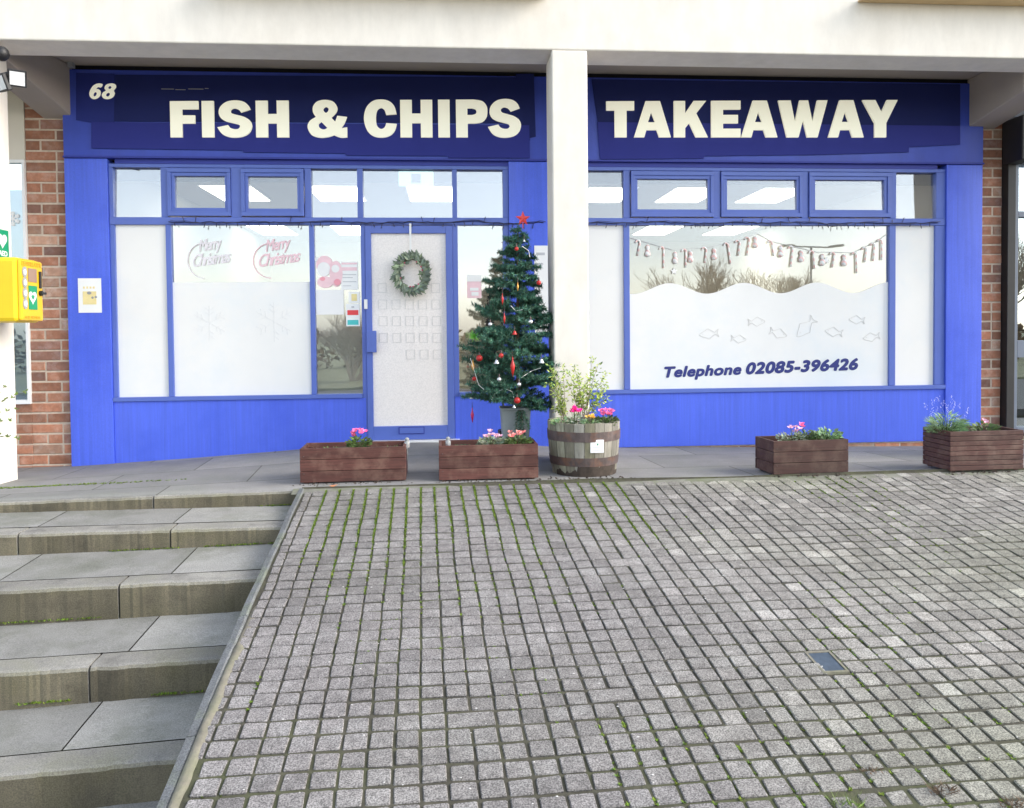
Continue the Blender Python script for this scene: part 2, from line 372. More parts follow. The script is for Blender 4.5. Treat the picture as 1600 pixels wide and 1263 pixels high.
# ramp of small stone pavers
def ramp():
    S = .1; g = MB(); bed = MB()
    def left_edge(s): return lerp([-6.6, -5.27, -4.22, -3.46, -1.9], [-1.155, -1.165, -1.185, -1.185, -1.180], s)
    rows = [(-2.0 - S*i) for i in range(-2, 62)]
    for ri, s1 in enumerate(rows):
        s0 = s1 - S
        wob0 = .004*sin((ri+1)*.9); wob1 = .004*sin(ri*.9)
        c = -1.3; skip = False
        ci = -1
        while c < 7.5:
            ci += 1
            wd = S
            key = R.random()
            if key < .005 and c > -.9 and not (1.2 < c < 1.8): wd = 2*S
            c0, c1 = c, c + wd; c = c1
            x0, y0 = sv(s1, c0); xm, ym = sv((s0+s1)/2, (c0+c1)/2)
            if ym > y_edge(xm) - .018: continue
            lowrow = -.004 if ym > y_edge(xm) - .08 else 0
            le = left_edge((s0+s1)/2) + .025
            if c1 < le + .045: continue
            c0 = max(c0, le)
            if abs((c0+c1)/2 - 1.535) < .07 and abs((s0+s1)/2 + 4.60) < .07: continue
            # missing / sunken area at the bottom right
            sunk = xm > 1.2 and ym < -5.35 and noise.noise((xm*3, ym*3, 0)) > .12
            gap = .0038 + (.0022 if ym < -4.6 else 0)*R.random() + R.random()*.0018
            if sunk: gap += .007
            j = lambda: R.uniform(-.0028, .0028)
            cc0 = c0 + gap + .010*noise.noise((c0*2, s1*1.7, 1)); cc1 = c1 - gap + .010*noise.noise((c1*2, s1*1.7, 1))
            ss0 = s0 + gap*1.35 + wob0 + .010*noise.noise((c0*1.1, s0*2, 5)); ss1 = s1 - gap*1.35 + wob1 + .010*noise.noise((c0*1.1, s1*2, 5))
            h = R.uniform(-.0025, .0025) + .012*noise.noise((xm*.9, ym*.9, 3)) - (.003 if sunk else 0) + lowrow
            tl = [R.uniform(-.0015, .0015) for _ in range(4)]
            corners = [(cc0+j(), ss0+j()), (cc1+j(), ss0+j()), (cc1+j(), ss1+j()), (cc0+j(), ss1+j())]
            mx = sum(p[0] for p in corners)/4; my = sum(p[1] for p in corners)/4
            # octagonal outline: corners cut so they read as worn stones
            def ring(ins, dz, cut):
                out = []
                for i in range(4):
                    p = corners[i]; q = corners[i-1]; r = corners[(i+1) % 4]
                    for o in (q, r):
                        L_ = sqrt((o[0]-p[0])**2 + (o[1]-p[1])**2); t = cut/L_
                        a = (p[0] + (o[0]-p[0])*t, p[1] + (o[1]-p[1])*t)
                        dx = mx-a[0]; dy = my-a[1]
                        a = (a[0] + (ins if dx > 0 else -ins), a[1] + (ins if dy > 0 else -ins))
                        X, Y = sv(a[1], a[0]); out.append((X, Y, z_ramp(a[1]) + h + tl[i] + dz))
                return out
            base = .95 + .16*noise.noise((xm*.8, ym*.8, 9)) + .10*noise.noise((xm*2.3, ym*2.3, 4)) + R.uniform(-.07, .07)
            right = min(1, max(0, (xm-.6)/1.8))
            pale = 0
            if right > .05 and R.random() < .17*right*(1.6 if ym > -3.6 else .8) and ym > -5.2: pale = R.uniform(.12, .5)
            gr = max(0, noise.noise((xm*.7+3, ym*.9, 21))+.1)*(.4+right)
            v = base + pale + .05*right - (.16 if R.random() < .06 else 0)
            g.t = (v*(1+.0*right-.05*gr), v*(1+.01*right+.01*gr), v*(1-.06*right-.16*gr))
            k = len(g.v)
            g.v += ring(0, -.06, .0035) + ring(0, -.0045, .0035) + ring(.0035, 0, .0045)
            tt = g.t
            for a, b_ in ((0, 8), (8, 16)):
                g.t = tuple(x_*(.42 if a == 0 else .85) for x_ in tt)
                for i in range(8):
                    i2 = (i+1) % 8
                    g.quadf([k+a+i, k+a+i2, k+b_+i2, k+b_+i])
            g.t = tt; g.quadf([k+16+i for i in range(8)])
    # bed under the stones
    NX, NY = 60, 60
    for i in range(NX+1):
        for jn in range(NY+1):
            c = -1.18 + 8.8*i/NX; s = -1.80 - 6.4*jn/NY
            if i == 0: c = left_edge(s) + .0
            X, Y = sv(s, c); Y = min(Y, y_edge(X)-.0)
            bed.v.append((X, Y, z_ramp(s) - .0070 + .012*noise.noise((X*.9, Y*.9, 3)) + .003*noise.noise((X*9, Y*9, 2))))
    for i in range(NX):
        for jn in range(NY):
            a = i*(NY+1)+jn; bed.quadf([a, a+1, a+NY+2, a+NY+1])
    struct(g.build('paved_ramp', 'paver')); struct(bed.build('ramp_bed', 'joint', smooth=True))
    fl = MB(); N = 160
    for i in range(N+1):
        x = -1.18 + 8.6*i/N
        for q, (dy, dz) in enumerate(((.012, .001), (-.012, .0005), (-.05, -.0045), (-.10, -.007))):
            y = y_edge(x) + dy + (.012*noise.noise((x*6, q*3, 0)) if q in (1, 2) else 0); s_ = y*cos(A2) - x*sin(A2)
            fl.v.append((x, y, max(z_ramp(s_), z_edge(x) - .002 if q == 0 else -9) + dz + .012*noise.noise((x*.9, y*.9, 3))*(1 if q > 1 else 0)))
    for i in range(N):
        for q in range(3): a = i*4+q; fl.quadf([a+1, a+5, a+4, a])
    struct(fl.build('edge_fillet', 'fillet', smooth=True))
    # kerb and mortar haunch along the left side of the ramp
    kb = MB(); hb = MB(); N = 40
    segs = [-1.9 - 4.6*i/N for i in range(N+1)]
    jl = [-2.9, -3.9, -4.86, -5.8]
    def sec(s, o):
        le = left_edge(s); zz = z_ramp(s)
        return [sv(s, le+o[0]) + (zz+o[1],)][0]
    prof = [(-.033, -1.0), (-.033, -.012), (-.026, .002), (.004, .006), (.012, -.002), (.012, -.12)]
    for rng in zip([-1.93]+jl, jl+[-6.5]):
        sa, sb = rng; n_ = 8; k = len(kb.v); sb2 = sb + .008
        for i in range(n_+1):
            s = sa + (sb2-sa)*i/n_
            dj = .006*noise.noise((s*2.3, 4, 1))
            for o in prof: kb.v.append(sec(s, (o[0]+dj, o[1])))
        m_ = len(prof)
        for i in range(n_):
            for j_ in range(m_-1):
                a = k+i*m_+j_; kb.quadf([a, a+1, a+m_+1, a+m_])
        kb.quadf([k+j_ for j_ in range(m_)]); kb.quadf([k+n_*m_+j_ for j_ in range(m_)][::-1])
    struct(kb.build('kerb', 'kerb'))
    k = 0
    for i, s in enumerate(segs*1):
        pass
    N = 110
    for i in range(N+1):
        s = -1.95 - 4.5*i/N
        wv = .018*noise.noise((s*7, 0, 0)) + .01*noise.noise((s*23, 0, 3))
        hs_ = -.016*min(1, max(0, (s+4.3)/.9)); wv *= .7
        for o in ((.008, -.03), (.014, hs_+.001+.4*abs(wv)), (.030+wv, hs_+.003+.25*wv), (.048+wv, hs_+.001), (.065+wv, -.03)):
            P_ = sec(s, o); hb.v.append((P_[0], P_[1], P_[2] + .012*noise.noise((P_[0]*.9, P_[1]*.9, 3))))
    for i in range(N):
        for j_ in range(4):
            a = i*5+j_; hb.quadf([a, a+1, a+6, a+5])
    struct(hb.build('kerb_haunch', 'haunch', smooth=True))
ramp()

# stone steps on the left
def steps():
    rs = MB(); tr = MB()
    # s of the edge, z of edge at the right end, z of the edge 2 m further left, riser height
    E = [(-1.947, -.027, -.047, .118), (-2.551, -.152, -.136, .125), (-3.267, -.279, -.290, .182), (-3.916, -.480, -.505, .165), (-4.526, -.655, -.720, .17)]
    jn = [(-2.25, -3.45, -4.9), (-1.95, -2.9, -4.3), (-2.02, -3.4, -4.6), (-1.93, -2.9, -4.2), (-2.7, -4.0, -5.2)]
    tj = [None, (-1.98, -2.85, -3.9, -5), (-1.78, -2.75, -3.8), (-1.80, -2.7, -3.6), (-1.87, -2.95, -4.1)]
    def zz(e, c): return e[1] + (e[2]-e[1])*(-1.15-c)/2.0
    for i, e in enumerate(E):
        s, zr, zl, h = e
        cuts = [-.95] + list(jn[i]) + [-7.0]
        depth = .16 if i else .02
        for a, b_ in zip(cuts, cuts[1:]):
            v = R.uniform(.88, 1.1); rs.t = (v, v*R.uniform(.98, 1.02), v*R.uniform(.95, 1.03))
            c1 = a - .006; c0 = b_ + .006; n_ = 60
            prof = [(0, -h-.08), (0, -.022), (.006, -.007), (.02, 0), (depth, .001), (depth, -.1)]
            k = len(rs.v)
            for q in range(n_+1):
                c = c1 + (c0-c1)*q/n_
                w_ = .007*noise.noise((c*3, i*5, 0)) + .005*noise.noise((c*13, i*5, 7)) + .004*noise.noise((c*41, i*5, 3)) - .010*max(0, noise.noise((c*9, i*3, 5))-.35)
                ff = 1 + .5*noise.noise((c*4, i*7, 1)) + .35*noise.noise((c*15, i*7, 2))
                for (ds, dz) in prof:
                    X, Y = sv(s + ds + w_*(1 if ds < .05 else 0), c); rs.v.append((X, Y, zz(e, c) + dz + (.4*w_ if ds < .05 else 0)))
            m_ = len(prof)
            for q in range(n_):
                for j_ in range(m_-1):
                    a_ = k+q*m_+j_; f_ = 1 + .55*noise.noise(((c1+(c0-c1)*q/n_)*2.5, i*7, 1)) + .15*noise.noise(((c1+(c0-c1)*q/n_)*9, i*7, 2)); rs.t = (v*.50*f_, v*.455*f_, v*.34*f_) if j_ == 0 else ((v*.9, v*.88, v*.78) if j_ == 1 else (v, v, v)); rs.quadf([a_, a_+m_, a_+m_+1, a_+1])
            rs.quadf([k+j_ for j_ in range(m_)][::-1]); rs.quadf([k+n_*m_+j_ for j_ in range(m_)])
        if i:                                       # tread slabs between this edging stone and the riser behind
            pe = E[i-1]; cuts = [-.95] + list(tj[i]) + [-7.0]
            for q, (a, b_) in enumerate(zip(cuts, cuts[1:])):
                v = 1.0 + [.14, -.08, .02, -.03, 0][q % 5] + R.uniform(-.03, .03)
                tr.t = (v, v*1.01, v*1.01)
                c1 = a - .004; c0 = b_ + .004; s0 = s + .16 + .004; s1 = pe[0] + .05; K = 6
                k = len(tr.v)
                for qi in range(K+1):
                    for qj in range(K+1):
                        c = c0 + (c1-c0)*qi/K; ss = s0 + (s1-s0)*qj/K; t = (ss-s)/(pe[0]-s)
                        zf = zz(e, c); zb = zf + .009
                        X, Y = sv(ss, c); tr.v.append((X, Y, zf + (zb-zf)*t + .003*noise.noise((X*2, Y*2, 4)) + .001))
                for qi in range(K):
                    for qj in range(K):
                        a_ = k+qi*(K+1)+qj; tr.quadf([a_, a_+K+1, a_+K+2, a_+1])
    # lower landing
    e = E[-1]
    tr.t = (1.0, 1.0, 1.0)
    k = len(tr.v)
    for c, s in ((-.95, -9), (-.95, e[0]+.05), (-7, e[0]+.05), (-7, -9)):
        X, Y = sv(s, c); tr.v.append((X, Y, zz(e, c) - e[3] - .005))
    tr.quadf([k, k+1, k+2, k+3][::1])
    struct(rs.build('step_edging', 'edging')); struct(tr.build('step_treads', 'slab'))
    # dark bed under the joints
    bd = MB()
    for i in range(1, 5):
        e, pe = E[i], E[i-1]; P = []
        for c, s in ((-.9, e[0]+.03), (-7, e[0]+.03), (-7, pe[0]+.04), (-.9, pe[0]+.04)):
            X, Y = sv(s, c); P.append((X, Y, zz(e, c)-.012))
        k = len(bd.v); bd.v += P; bd.quadf([k+3, k+2, k+1, k])
    struct(bd.build('step_bed', 'joint'))
steps()

# ------------------------------------------------------------------ the shop building
B = thing('shop_building', 'white rendered parade building with bright blue fish and chip shop front under its canopy beam', 'building')
XL, XR = -3.66, 5.585
g = MB(); g.box(-12, 16, -1.22, -.84, 3.54, 4.9); g.build('beam', 'white_render', B, bevel=.012)
g = MB(); g.box(-12, 16, -.84, 0.0, 3.735, 3.9); g.build('soffit', 'soffit_paint', B)
g = MB(); g.box(.892, 1.200, -1.22, -.84, -.3, 3.54); g.build('column', 'white_render', B, bevel=.012)
g = MB(); g.box(-4.06, -3.742, -1.22, -.84, -.5, 3.54); g.build('column', 'white_render', B, bevel=.012)
g = MB(); g.box(5.62, 5.94, -1.22, -.84, -.4, 3.54); g.build('column', 'white_render', B, bevel=.012)
def bracket(xa0, xa1, xb0, xb1, za, zb):       # a: at the beam, b: at the facade
    g = MB(); g.hexa([(xa0, -.838, za), (xa1, -.838, za), (xb1, .1, zb), (xb0, .1, zb), (xa0, -.838, 3.732), (xa1, -.838, 3.732), (xb1, .1, 3.732), (xb0, .1, 3.732)])
    g.build('bracket', 'soffit_paint', B, bevel=.01)
bracket(-4.03, -3.742, -3.845, -3.555, 3.50, 3.20); bracket(5.43, 5.75, 5.43, 5.75, 3.37, 3.215)
g = MB(); g.box(-1.95, .85, -1.40, -1.221, 3.974, 3.99); g.build('upper_sill', 'sill_tan', B)
g = MB(); g.box(3.6, 6.5, -1.40, -1.221, 3.998, 4.014); g.build('upper_sill', 'sill_tan', B)
# fascia and pilasters
g = MB(); g.box(XL, XR, -.055, .12, 2.862, 3.685); g.build('fascia', 'fascia_shaded', B, bevel=.004)
g = MB(); g.box(-3.7, 5.6, -.02, .12, 3.687, 3.733); g.build('shadow_gap', 'dark_gap', B)
g = MB(); g.box(XL, XR, -.075, .02, 2.845, 2.861); g.box(-3.2, 5.1, -.03, .02, 2.80, 2.844); g.build('fascia_trim', 'blue_dark', B)
g = MB(); g.box(XL, -3.262, -.05, .1, -.3, 2.843); g.build('pilaster', 'blue_paint', B, bevel=.004)
g = MB(); g.box(.604, 1.10, -.05, .1, -.3, 2.843); g.build('pilaster', 'blue_paint', B, bevel=.004)
g = MB(); g.box(5.192, XR, -.05, .1, -.3, 2.843); g.build('pilaster', 'blue_paint', B, bevel=.004)
g = MB(); g.box(-3.260, -.838, -.03, .08, -.3, .498); g.build('stall_riser', 'blue_paint', B, bevel=.003)
g = MB(); g.box(.046, .602, -.03, .08, -.3, .498); g.build('stall_riser', 'blue_paint', B, bevel=.003)
g = MB(); g.box(1.102, 5.19, -.03, .08, -.05, .498); g.build('stall_riser', 'blue_paint', B, bevel=.003)
# window framing
def framing(xs_upper, xs_lower, x0, x1, ztop=2.80, zsill=.50):
    g = MB(); Y0, Y1 = -.028, .04
    g.box(x0, x1, Y0, Y1, 2.765, ztop-.001)
    g.box(x0, x1, Y0-.006, Y1, 2.213, 2.285)
    return g
g = framing(0, 0, -3.26, .602)
Y0, Y1 = -.028, .04
def vbar(g, a, b_, z0, z1, y0=-.028): g.box(a, b_, y0, .04, z0, z1)
for a, b_ in ((-3.26, -3.222), (-2.775, -2.712), (-1.405, -1.342), (-.895, -.84), (.040, .088), (.546, .602)):
    vbar(g, a, b_, 2.286, 2.764)
for a, b_ in ((-3.26, -3.216), (-2.74, -2.690), (-1.370, -1.322), (-.868, -.826), (.0365, .090), (.542, .602)):
    vbar(g, a, b_, .542 if b_ < -.9 or a > .04 else .06, 2.212)
g.box(-3.26, -.87, -.05, .04, .500, .541); g.box(.091, .602, -.05, .04, .500, .541)
FL = g.build('window_frame', 'blue_frame', B, bevel=.003)
g = framing(0, 0, 1.10, 5.19)
for a, b_ in ((1.10, 1.15), (1.772, 1.838), (2.705, 2.775), (3.64, 3.705), (4.59, 4.655), (5.092, 5.19)): vbar(g, a, b_, 2.286, 2.764)
for a, b_ in ((1.10, 1.15), (1.772, 1.832), (4.585, 4.652), (5.083, 5.19)): vbar(g, a, b_, .542, 2.212)
g.box(1.10, 5.19, -.05, .04, .500, .541)
FR = g.build('window_frame', 'blue_frame', B, bevel=.003)
def pane(par, x0, x1, z0, z1, m='glass', y=.006, name='pane', lean=0):
    g = MB(); tw = R.uniform(-.0008, .0008)
    g.hexa([(x0, y+tw, z0), (x1, y-tw, z0), (x1, y-tw+.006, z0), (x0, y+tw+.006, z0), (x0, y+tw+lean, z1), (x1, y-tw+lean, z1), (x1, y-tw+.006+lean, z1), (x0, y+tw+.006+lean, z1)])
    return g.build(name, m, par)
for a, b_ in ((-3.222, -2.775), (-1.342, -.895), (-.84, .040), (.088, .546)): pane(FL, a, b_, 2.285, 2.765, 'glass_bright', lean=.017)
for a, b_ in ((1.15, 1.772), (4.655, 5.092)): pane(FR, a, b_, 2.285, 2.765, lean=.017)
for a, b_ in ((-3.216, -2.74), (-2.69, -1.370), (-1.322, -.868), (.09, .542)): pane(FL, a, b_, .541, 2.213, 'glass_bright')
for a, b_ in ((1.15, 1.772), (1.832, 4.585), (4.652, 5.083)): pane(FR, a, b_, .541, 2.213)
def film(par, pts, y=.0008, m='film'):
    return shapes('frosted_film', m, [pts], lambda x, yy, z: (x, y+z, yy), .003, par)
rc = lambda x0, x1, z0, z1: [(x0, z0), (x1, z0), (x1, z1), (x0, z1)]
film(FL, rc(-3.216, -2.74, .541, 2.213)); film(FL, rc(-2.69, -1.370, .541, 1.655))
film(FR, rc(1.15, 1.772, .541, 2.213)); film(FR, rc(4.652, 5.083, .541, 2.213))
wv = [(1.832, .541), (4.585, .541)]
for i in range(80):
    x = 4.585 - (4.585-1.832)*i/79
    wv.append((x, 1.57 + .055*sin((x-2.06)*2*pi/.78) + (.0 if x > 2.3 else -.0)))
film(FR, wv)
def casement(par, x0, x1, z0, z1, gx0, gx1, gz0, gz1):
    g = MB(); wx = .5*((gx0-x0)+(x1-gx1)); y0 = -.055
    # outer frame member with a stepped inner bead
    for (a, b_, c, d, yy) in ((x0, x1, z0, z1, -.052), ):
        mid = .55
        ax0, ax1 = x0+(gx0-x0)*mid, x1-(x1-gx1)*mid; az0, az1 = z0+(gz0-z0)*mid, z1-(z1-gz1)*mid
        g.box(x0, x1, yy, .02, az1, z1); g.box(x0, x1, yy, .02, z0, az0); g.box(x0, ax0, yy, .02, az0, az1); g.box(ax1, x1, yy, .02, az0, az1)
        yy += .014
        g.box(ax0, ax1, yy, .02, gz1, az1); g.box(ax0, ax1, yy, .02, az0, gz0); g.box(ax0, gx0, yy, .02, gz0, gz1); g.box(gx1, ax1, yy, .02, gz0, gz1)
    o = g.build('casement', 'blue_frame', B, bevel=.003)
    pane(o, gx0, gx1, gz0, gz1, y=-.018, lean=.011)
casement(FL, -2.708, -2.112, 2.296, 2.757, -2.64, -2.168, 2.375, 2.683)
casement(FL, -2.012, -1.410, 2.296, 2.757, -1.945, -1.475, 2.370, 2.683)
g = MB(); g.box(-2.110, -2.014, -.03, .04, 2.286, 2.764); g.build('mullion', 'blue_frame', B)
for (a, b_, c, d) in ((1.846, 2.700, 1.915, 2.643), (2.780, 3.636, 2.846, 3.580), (3.710, 4.586, 3.778, 4.520)):
    casement(FR, a, b_, 2.296, 2.757, c, d, 2.372, 2.680)

# door
D = MB()
for a, b_, z0, z1 in ((-.824, -.765, .075, 2.205), (-.030, .036, .075, 2.205), (-.765, -.030, 2.128, 2.205), (-.765, -.030, .075, .212)):
    D.box(a, b_, -.045, .01, z0, z1)
D = D.build('door', 'blue_frame', B, bevel=.004)
g = MB(); g.box(-.765, -.03, -.018, -.010, .212, 2.128); g.build('pane', 'film_door', D)
g = MB()
for r_ in range(5):
    for c_ in range(5):
        px = 597 + 20.9*c_ + r_*.8; py = 450 + 26*r_
        if (r_ == 4 and c_ < 2) or (r_ == 0 and 1 <= c_ <= 3): continue
        a = W(px-6.5, py+7.5, -.02); q = W(px+6.5, py-7.5, -.02)
        g = MB(); rect_frame(g, a.x, q.x, a.z, q.z, .0045, -.0215, -.0182); g.build('etched_square', 'etched', D)
a, q = W(623, 679, -.05), W(663, 667, -.05)
g = MB(); g.box(a.x+.008, q.x-.008, -.056, -.046, a.z+.008, q.z-.008); lb_ = g.build('letter_box', 'blue_frame', D, bevel=.003); g = MB(); rect_frame(g, a.x, q.x, a.z, q.z, .0075, -.0475, -.0455); g.build('surround', 'blue_dark', lb_)
a, q = W(573, 551, -.07), W(588, 517, -.07)
g = MB(); g.box(a.x, q.x, -.085, -.046, a.z, q.z); g.build('handle', 'blue_frame', D, bevel=.004)
a, q = W(569, 483, -.05), W(574, 468, -.05)
g = MB(); g.box(a.x, q.x, -.056, -.046, a.z, q.z); g.build('lock', 'white', D, bevel=.002)
g = MB(); g.box(-.868, .09, -.12, .1, .03, .072); g.build('threshold', 'white', B, bevel=.003)

# brick piers and plinth: single bricks in a mortar bed
def bricks(x0, x1, z0, z1, y, name='brick_pier', ch=.101, bl=.29, skipf=None, off=0):
    g = MB(); mb = MB(); mb.box(x0, x1, y+.006, y+.3, z0, z1); r_ = 0; z = z0
    while z < z1:
        x = x0 - ((bl*.5) if r_ % 2 else 0) - off; zz1 = min(z+ch-.018, z1)
        while x < x1:
            half = R.random() < .12
            L_ = bl*.5 if half else bl
            a = max(x, x0); b_ = min(x+L_-.018, x1)
            if b_-a > .03:
                v = R.uniform(.70, 1.25); t = R.uniform(-.07, .14); g.t = (v*(1+t*.5), v, v*(1-t*.3))
                if R.random() < .12: g.t = (v*1.25, v*1.6, v*1.8)
                if R.random() < .1: g.t = (v*.72, v*.8, v*.95)
                j = lambda: R.uniform(-.0025, .0025)
                yy = y + j()
                e = .004
                X0, X1, Z0, Z1 = a+j(), b_+j(), z+j(), zz1+j()
                g.hexa([(X0, yy+e, Z0), (X1, yy+e, Z0), (X1, yy+.02, Z0), (X0, yy+.02, Z0), (X0, yy+e, Z1), (X1, yy+e, Z1), (X1, yy+.02, Z1), (X0, yy+.02, Z1)])
                k = len(g.v); g.v += [(X0+e, yy, Z0+e), (X1-e, yy, Z0+e), (X1-e, yy, Z1-e), (X0+e, yy, Z1-e)]; g.quadf([k, k+1, k+2, k+3])
                for p, q in ((0, 1), (1, 2), (2, 3), (3, 0)):
                    o = [(X0, yy+e, Z0), (X1, yy+e, Z0), (X1, yy+e, Z1), (X0, yy+e, Z1)]
                    kk = len(g.v); g.v += [o[p], o[q]]; g.quadf([kk, kk+1, k+q, k+p])
            x += L_
        z += ch; r_ += 1
    o = g.build(name, 'brick', B); mb.build('mortar', 'mortar', o)
    return o
bricks(-4.035, XL-.012, -.2, 3.5, .0); bricks(-4.6, -4.036, -.2, .49, .0)
bricks(XR+.012, 5.835, -.2, 3.6, .0)
bricks(1.102, 5.585, -.25, -.052, -.012, 'brick_plinth')
g = MB(); g.box(5.586, 5.596, -.03, .1, -.2, 2.84); g.build('pilaster_edge', 'navy', B)

# room behind the glass
g = MB(); t = .1
g.box(-3.4, 5.5, 7.5, 7.6, -.1, 3); g.box(-3.5, -3.4, .13, 7.6, -.1, 3); g.box(5.5, 5.6, .13, 7.6, -.1, 3); g.build('room_wall', 'room_wall', B)
g = MB(); g.box(-3.4, 5.5, .13, 7.5, 2.90, 2.95); g.build('ceiling', 'ceiling_tile', B)
g = MB(); g.box(-3.4, 5.5, .13, 7.5, -.1, .02); g.build('room_floor', 'room_floor', B)
g = MB(); g.box(-3.39, 5.49, .32, .36, 2.70, 2.899); g.build('brown_band', mat('band_brown', (.07, .045, .03), .7, .1, 2), B)  # added brown strip standing in for the dark band in the upper panes
k = 0
for (yy, xx, depth, nm) in ((1.62, (-2.62, -1.38, -.2, 2.02, 3.1, 4.22), 1.05, 'near'), (5.0, (-2.95, -1.62, -.3, 2.45, 3.64, 4.94), 1.3, 'far')):
    for i, x in enumerate(xx):
        T = thing('ceiling_light', 'lit ceiling panel inside the shop, %s in the %s row' % (('first', 'second', 'third', 'fourth', 'fifth', 'sixth')[i] + ' from the left', 'front' if nm == 'near' else 'back'), 'ceiling light', (x, yy+depth/2, 2.9), 'ceiling lights inside the shop')
        g = MB(); hw = .29
        g.box(x-hw, x+hw, yy, yy+depth, 2.884, 2.889); g.build('diffuser', 'lamp', T)
        g = MB(); g.box(x-hw-.02, x+hw+.02, yy-.02, yy+depth+.02, 2.89, 2.899); g.build('frame', 'white', T)
g = MB(); g.box(-1.36, -.86, .09, .10, .45, 1.50); g.build('pale_backing', mat('backing_cream', (.86, .82, .74), .8, .08, 3), B)  # added pale sheet that brightens the reflection in the narrow pane
# counter inside
T = thing('serving_counter', 'pale serving counter at the back of the shop behind the frosted windows', 'counter', (2.6, 5.2, .02))
g = MB(); g.box(.6, 5.2, 4.9, 5.6, .02, 1.05); g.build('front', 'house_wall', T); g = MB(); g.box(.5, 5.3, 4.8, 5.7, 1.051, 1.1); g.build('worktop', 'metal', T)
# exit sign over the door inside
a, q = W(623, 290, .25), W(677, 268, .25)
T = thing('exit_sign', 'pale green emergency exit sign hanging inside above the shop door', 'exit sign', (a.x, .25, a.z))
g = MB(); g.box(a.x, q.x, .25, .3, a.z, q.z); g.build('box', mat('exit_green', (.35, .62, .5), .4, .03, 5, emit=.5), T, bevel=.006)
g = MB(); mx_ = (a.x+q.x)/2; g.box(mx_-.05, mx_+.05, .246, .249, a.z+.02, q.z-.025)
g.build('symbol', 'white', T)
g = MB(); g.box(a.x+.05, q.x-.05, .27, .28, q.z, 2.9); g.build('hanger', 'grey_plastic', T)

# ------------------------------------------------------------------ shop signs
def smooth_poly(pts, closed=True):
    """pts: (x, y, corner?) -> catmull-rom where not corner"""
    out = []; n_ = len(pts)
    for i in range(n_):
        p0, p1, p2, p3 = pts[i-1], pts[i], pts[(i+1) % n_], pts[(i+2) % n_]
        if len(p1) > 2 and len(p2) > 2: out.append(p1[:2]); continue
        a = p0 if len(p1) < 3 else p1; d = p3 if len(p2) < 3 else p2
        for q in range(6):
            t = q/6
            f = lambda u, v, w_, x: .5*((2*v) + (-u+w_)*t + (2*u-5*v+4*w_-x)*t*t + (-u+3*v-3*w_+x)*t**3)
            out.append((f(a[0], p1[0], p2[0], d[0]), f(a[1], p1[1], p2[1], d[1])))
    return out
C1 = 1
def Rr(x0, y0, x1, y1): return [(x0, y0, 1), (x1, y0, 1), (x1, y1, 1), (x0, y1, 1)]
def cor(l): return [(x, y, 1) for x, y in l]
gF = [cor([(92,143),(320,143),(320,213),(188,213),(188,267),(292,267),(292,338),(188,338),(188,458),(92,458)])]
gI = [Rr(347,143,445,458)]
gS = [[(742,217,1),(665,243,1),(645,218),(615,207),(590,214),(580,232),(592,252),(640,267),(690,282),(735,312),(752,355),(740,405),(700,442),(640,459),(570,457),(510,430),(470,372,1),(558,352,1),(576,376),(610,388),(640,385),(655,367),(645,348),(600,335),(540,318),(500,290),(484,245),(497,195),(545,153),(610,139),(680,148),(722,178)]]
gH = [cor([(785,143),(883,143),(883,258),(957,258),(957,143),(1055,143),(1055,458),(957,458),(957,338),(883,338),(883,458),(785,458)])]
gA_ = [[(1535,372,1),(1535,458,1),(1480,460),(1425,440,1),(1380,455),(1310,461),(1240,437),(1208,372),(1228,318),(1278,285,1),(1255,245),(1256,195),(1290,153),(1350,139),(1420,153),(1455,200),(1447,245),(1405,290,1),(1437,325,1),(1455,275,1),(1535,285,1),(1515,335),(1485,383,1)],
       [(1340,215),(1345,235),(1362,250),(1380,235),(1383,212),(1362,197)], [(1322,325,1),(1300,345),(1303,370),(1325,388),(1350,390),(1372,378,1)]]
gC = [[(403,262,1),(315,268,1),(300,225),(272,208),(240,232),(229,298),(239,362),(272,388),(302,372),(315,338,1),(403,345,1),(384,405),(340,446),(272,460),(200,444),(150,390),(129,298),(150,207),(204,152),(272,138),(340,152),(384,195)]]
gP = [[(903,143,1),(1050,143,1),(1125,156),(1163,195),(1171,243),(1162,292),(1125,330),(1060,342,1),(1002,342,1),(1002,458,1),(903,458,1)], [(1000,214,1),(1040,214,1),(1070,224),(1077,243),(1070,262),(1040,272,1),(1000,272,1)]]
def sh(gl, dx): return [[(p[0]+dx,) + tuple(p[1:]) for p in s] for s in gl]
word1 = [('F', gF, 250), ('I', gI, 250), ('S', gS, 250), ('H', gH, 250), ('&', gA_, 250), ('C', gC, 540), ('H', sh(gH, 433-785), 540), ('I', sh(gI, 752-347), 540), ('P', gP, 540), ('S', sh(gS, 705), 540)]
def place1(u, v, z):
    X = -2.658 + (u-266)*(3.386/547); t = (458-v)/315
    zb = 3.040 + .0095*(X+2.658); zt = 3.383 + .0186*(X+2.658)
    return (X, -.086 + z, zb + (zt-zb)*t)
S1 = thing('shop_sign', 'navy and indigo fascia sign reading FISH & CHIPS in bold cream letters', 'sign', (-1, -.06, 3.0))
def flat(pts_px, y, m, par, th=.008, nm='panel'):
    P = [W(x, yy, y) for x, yy in pts_px]
    return shapes(nm, m, [[(p.x, p.z) for p in P]], lambda a, b_, z: (a, y+z, b_), th, par)
flat([(180,117),(806,121),(806,116),(834,116),(837,214),(828,216),(828,220),(811,220),(811,193),(178,190)], -.061, 'navy', S1, .006)
flat([(119,114),(179,116),(179,192),(143,192),(119,188)], -.0605, 'shade_blue', S1, .006)  # painted shade: dark sheet over the fascia's left end under the soffit
flat([(143,191),(827,196),(828,247),(700,247),(700,244),(540,243),(540,240),(380,238),(380,235),(143,232)], -.069, 'indigo', S1, .006)
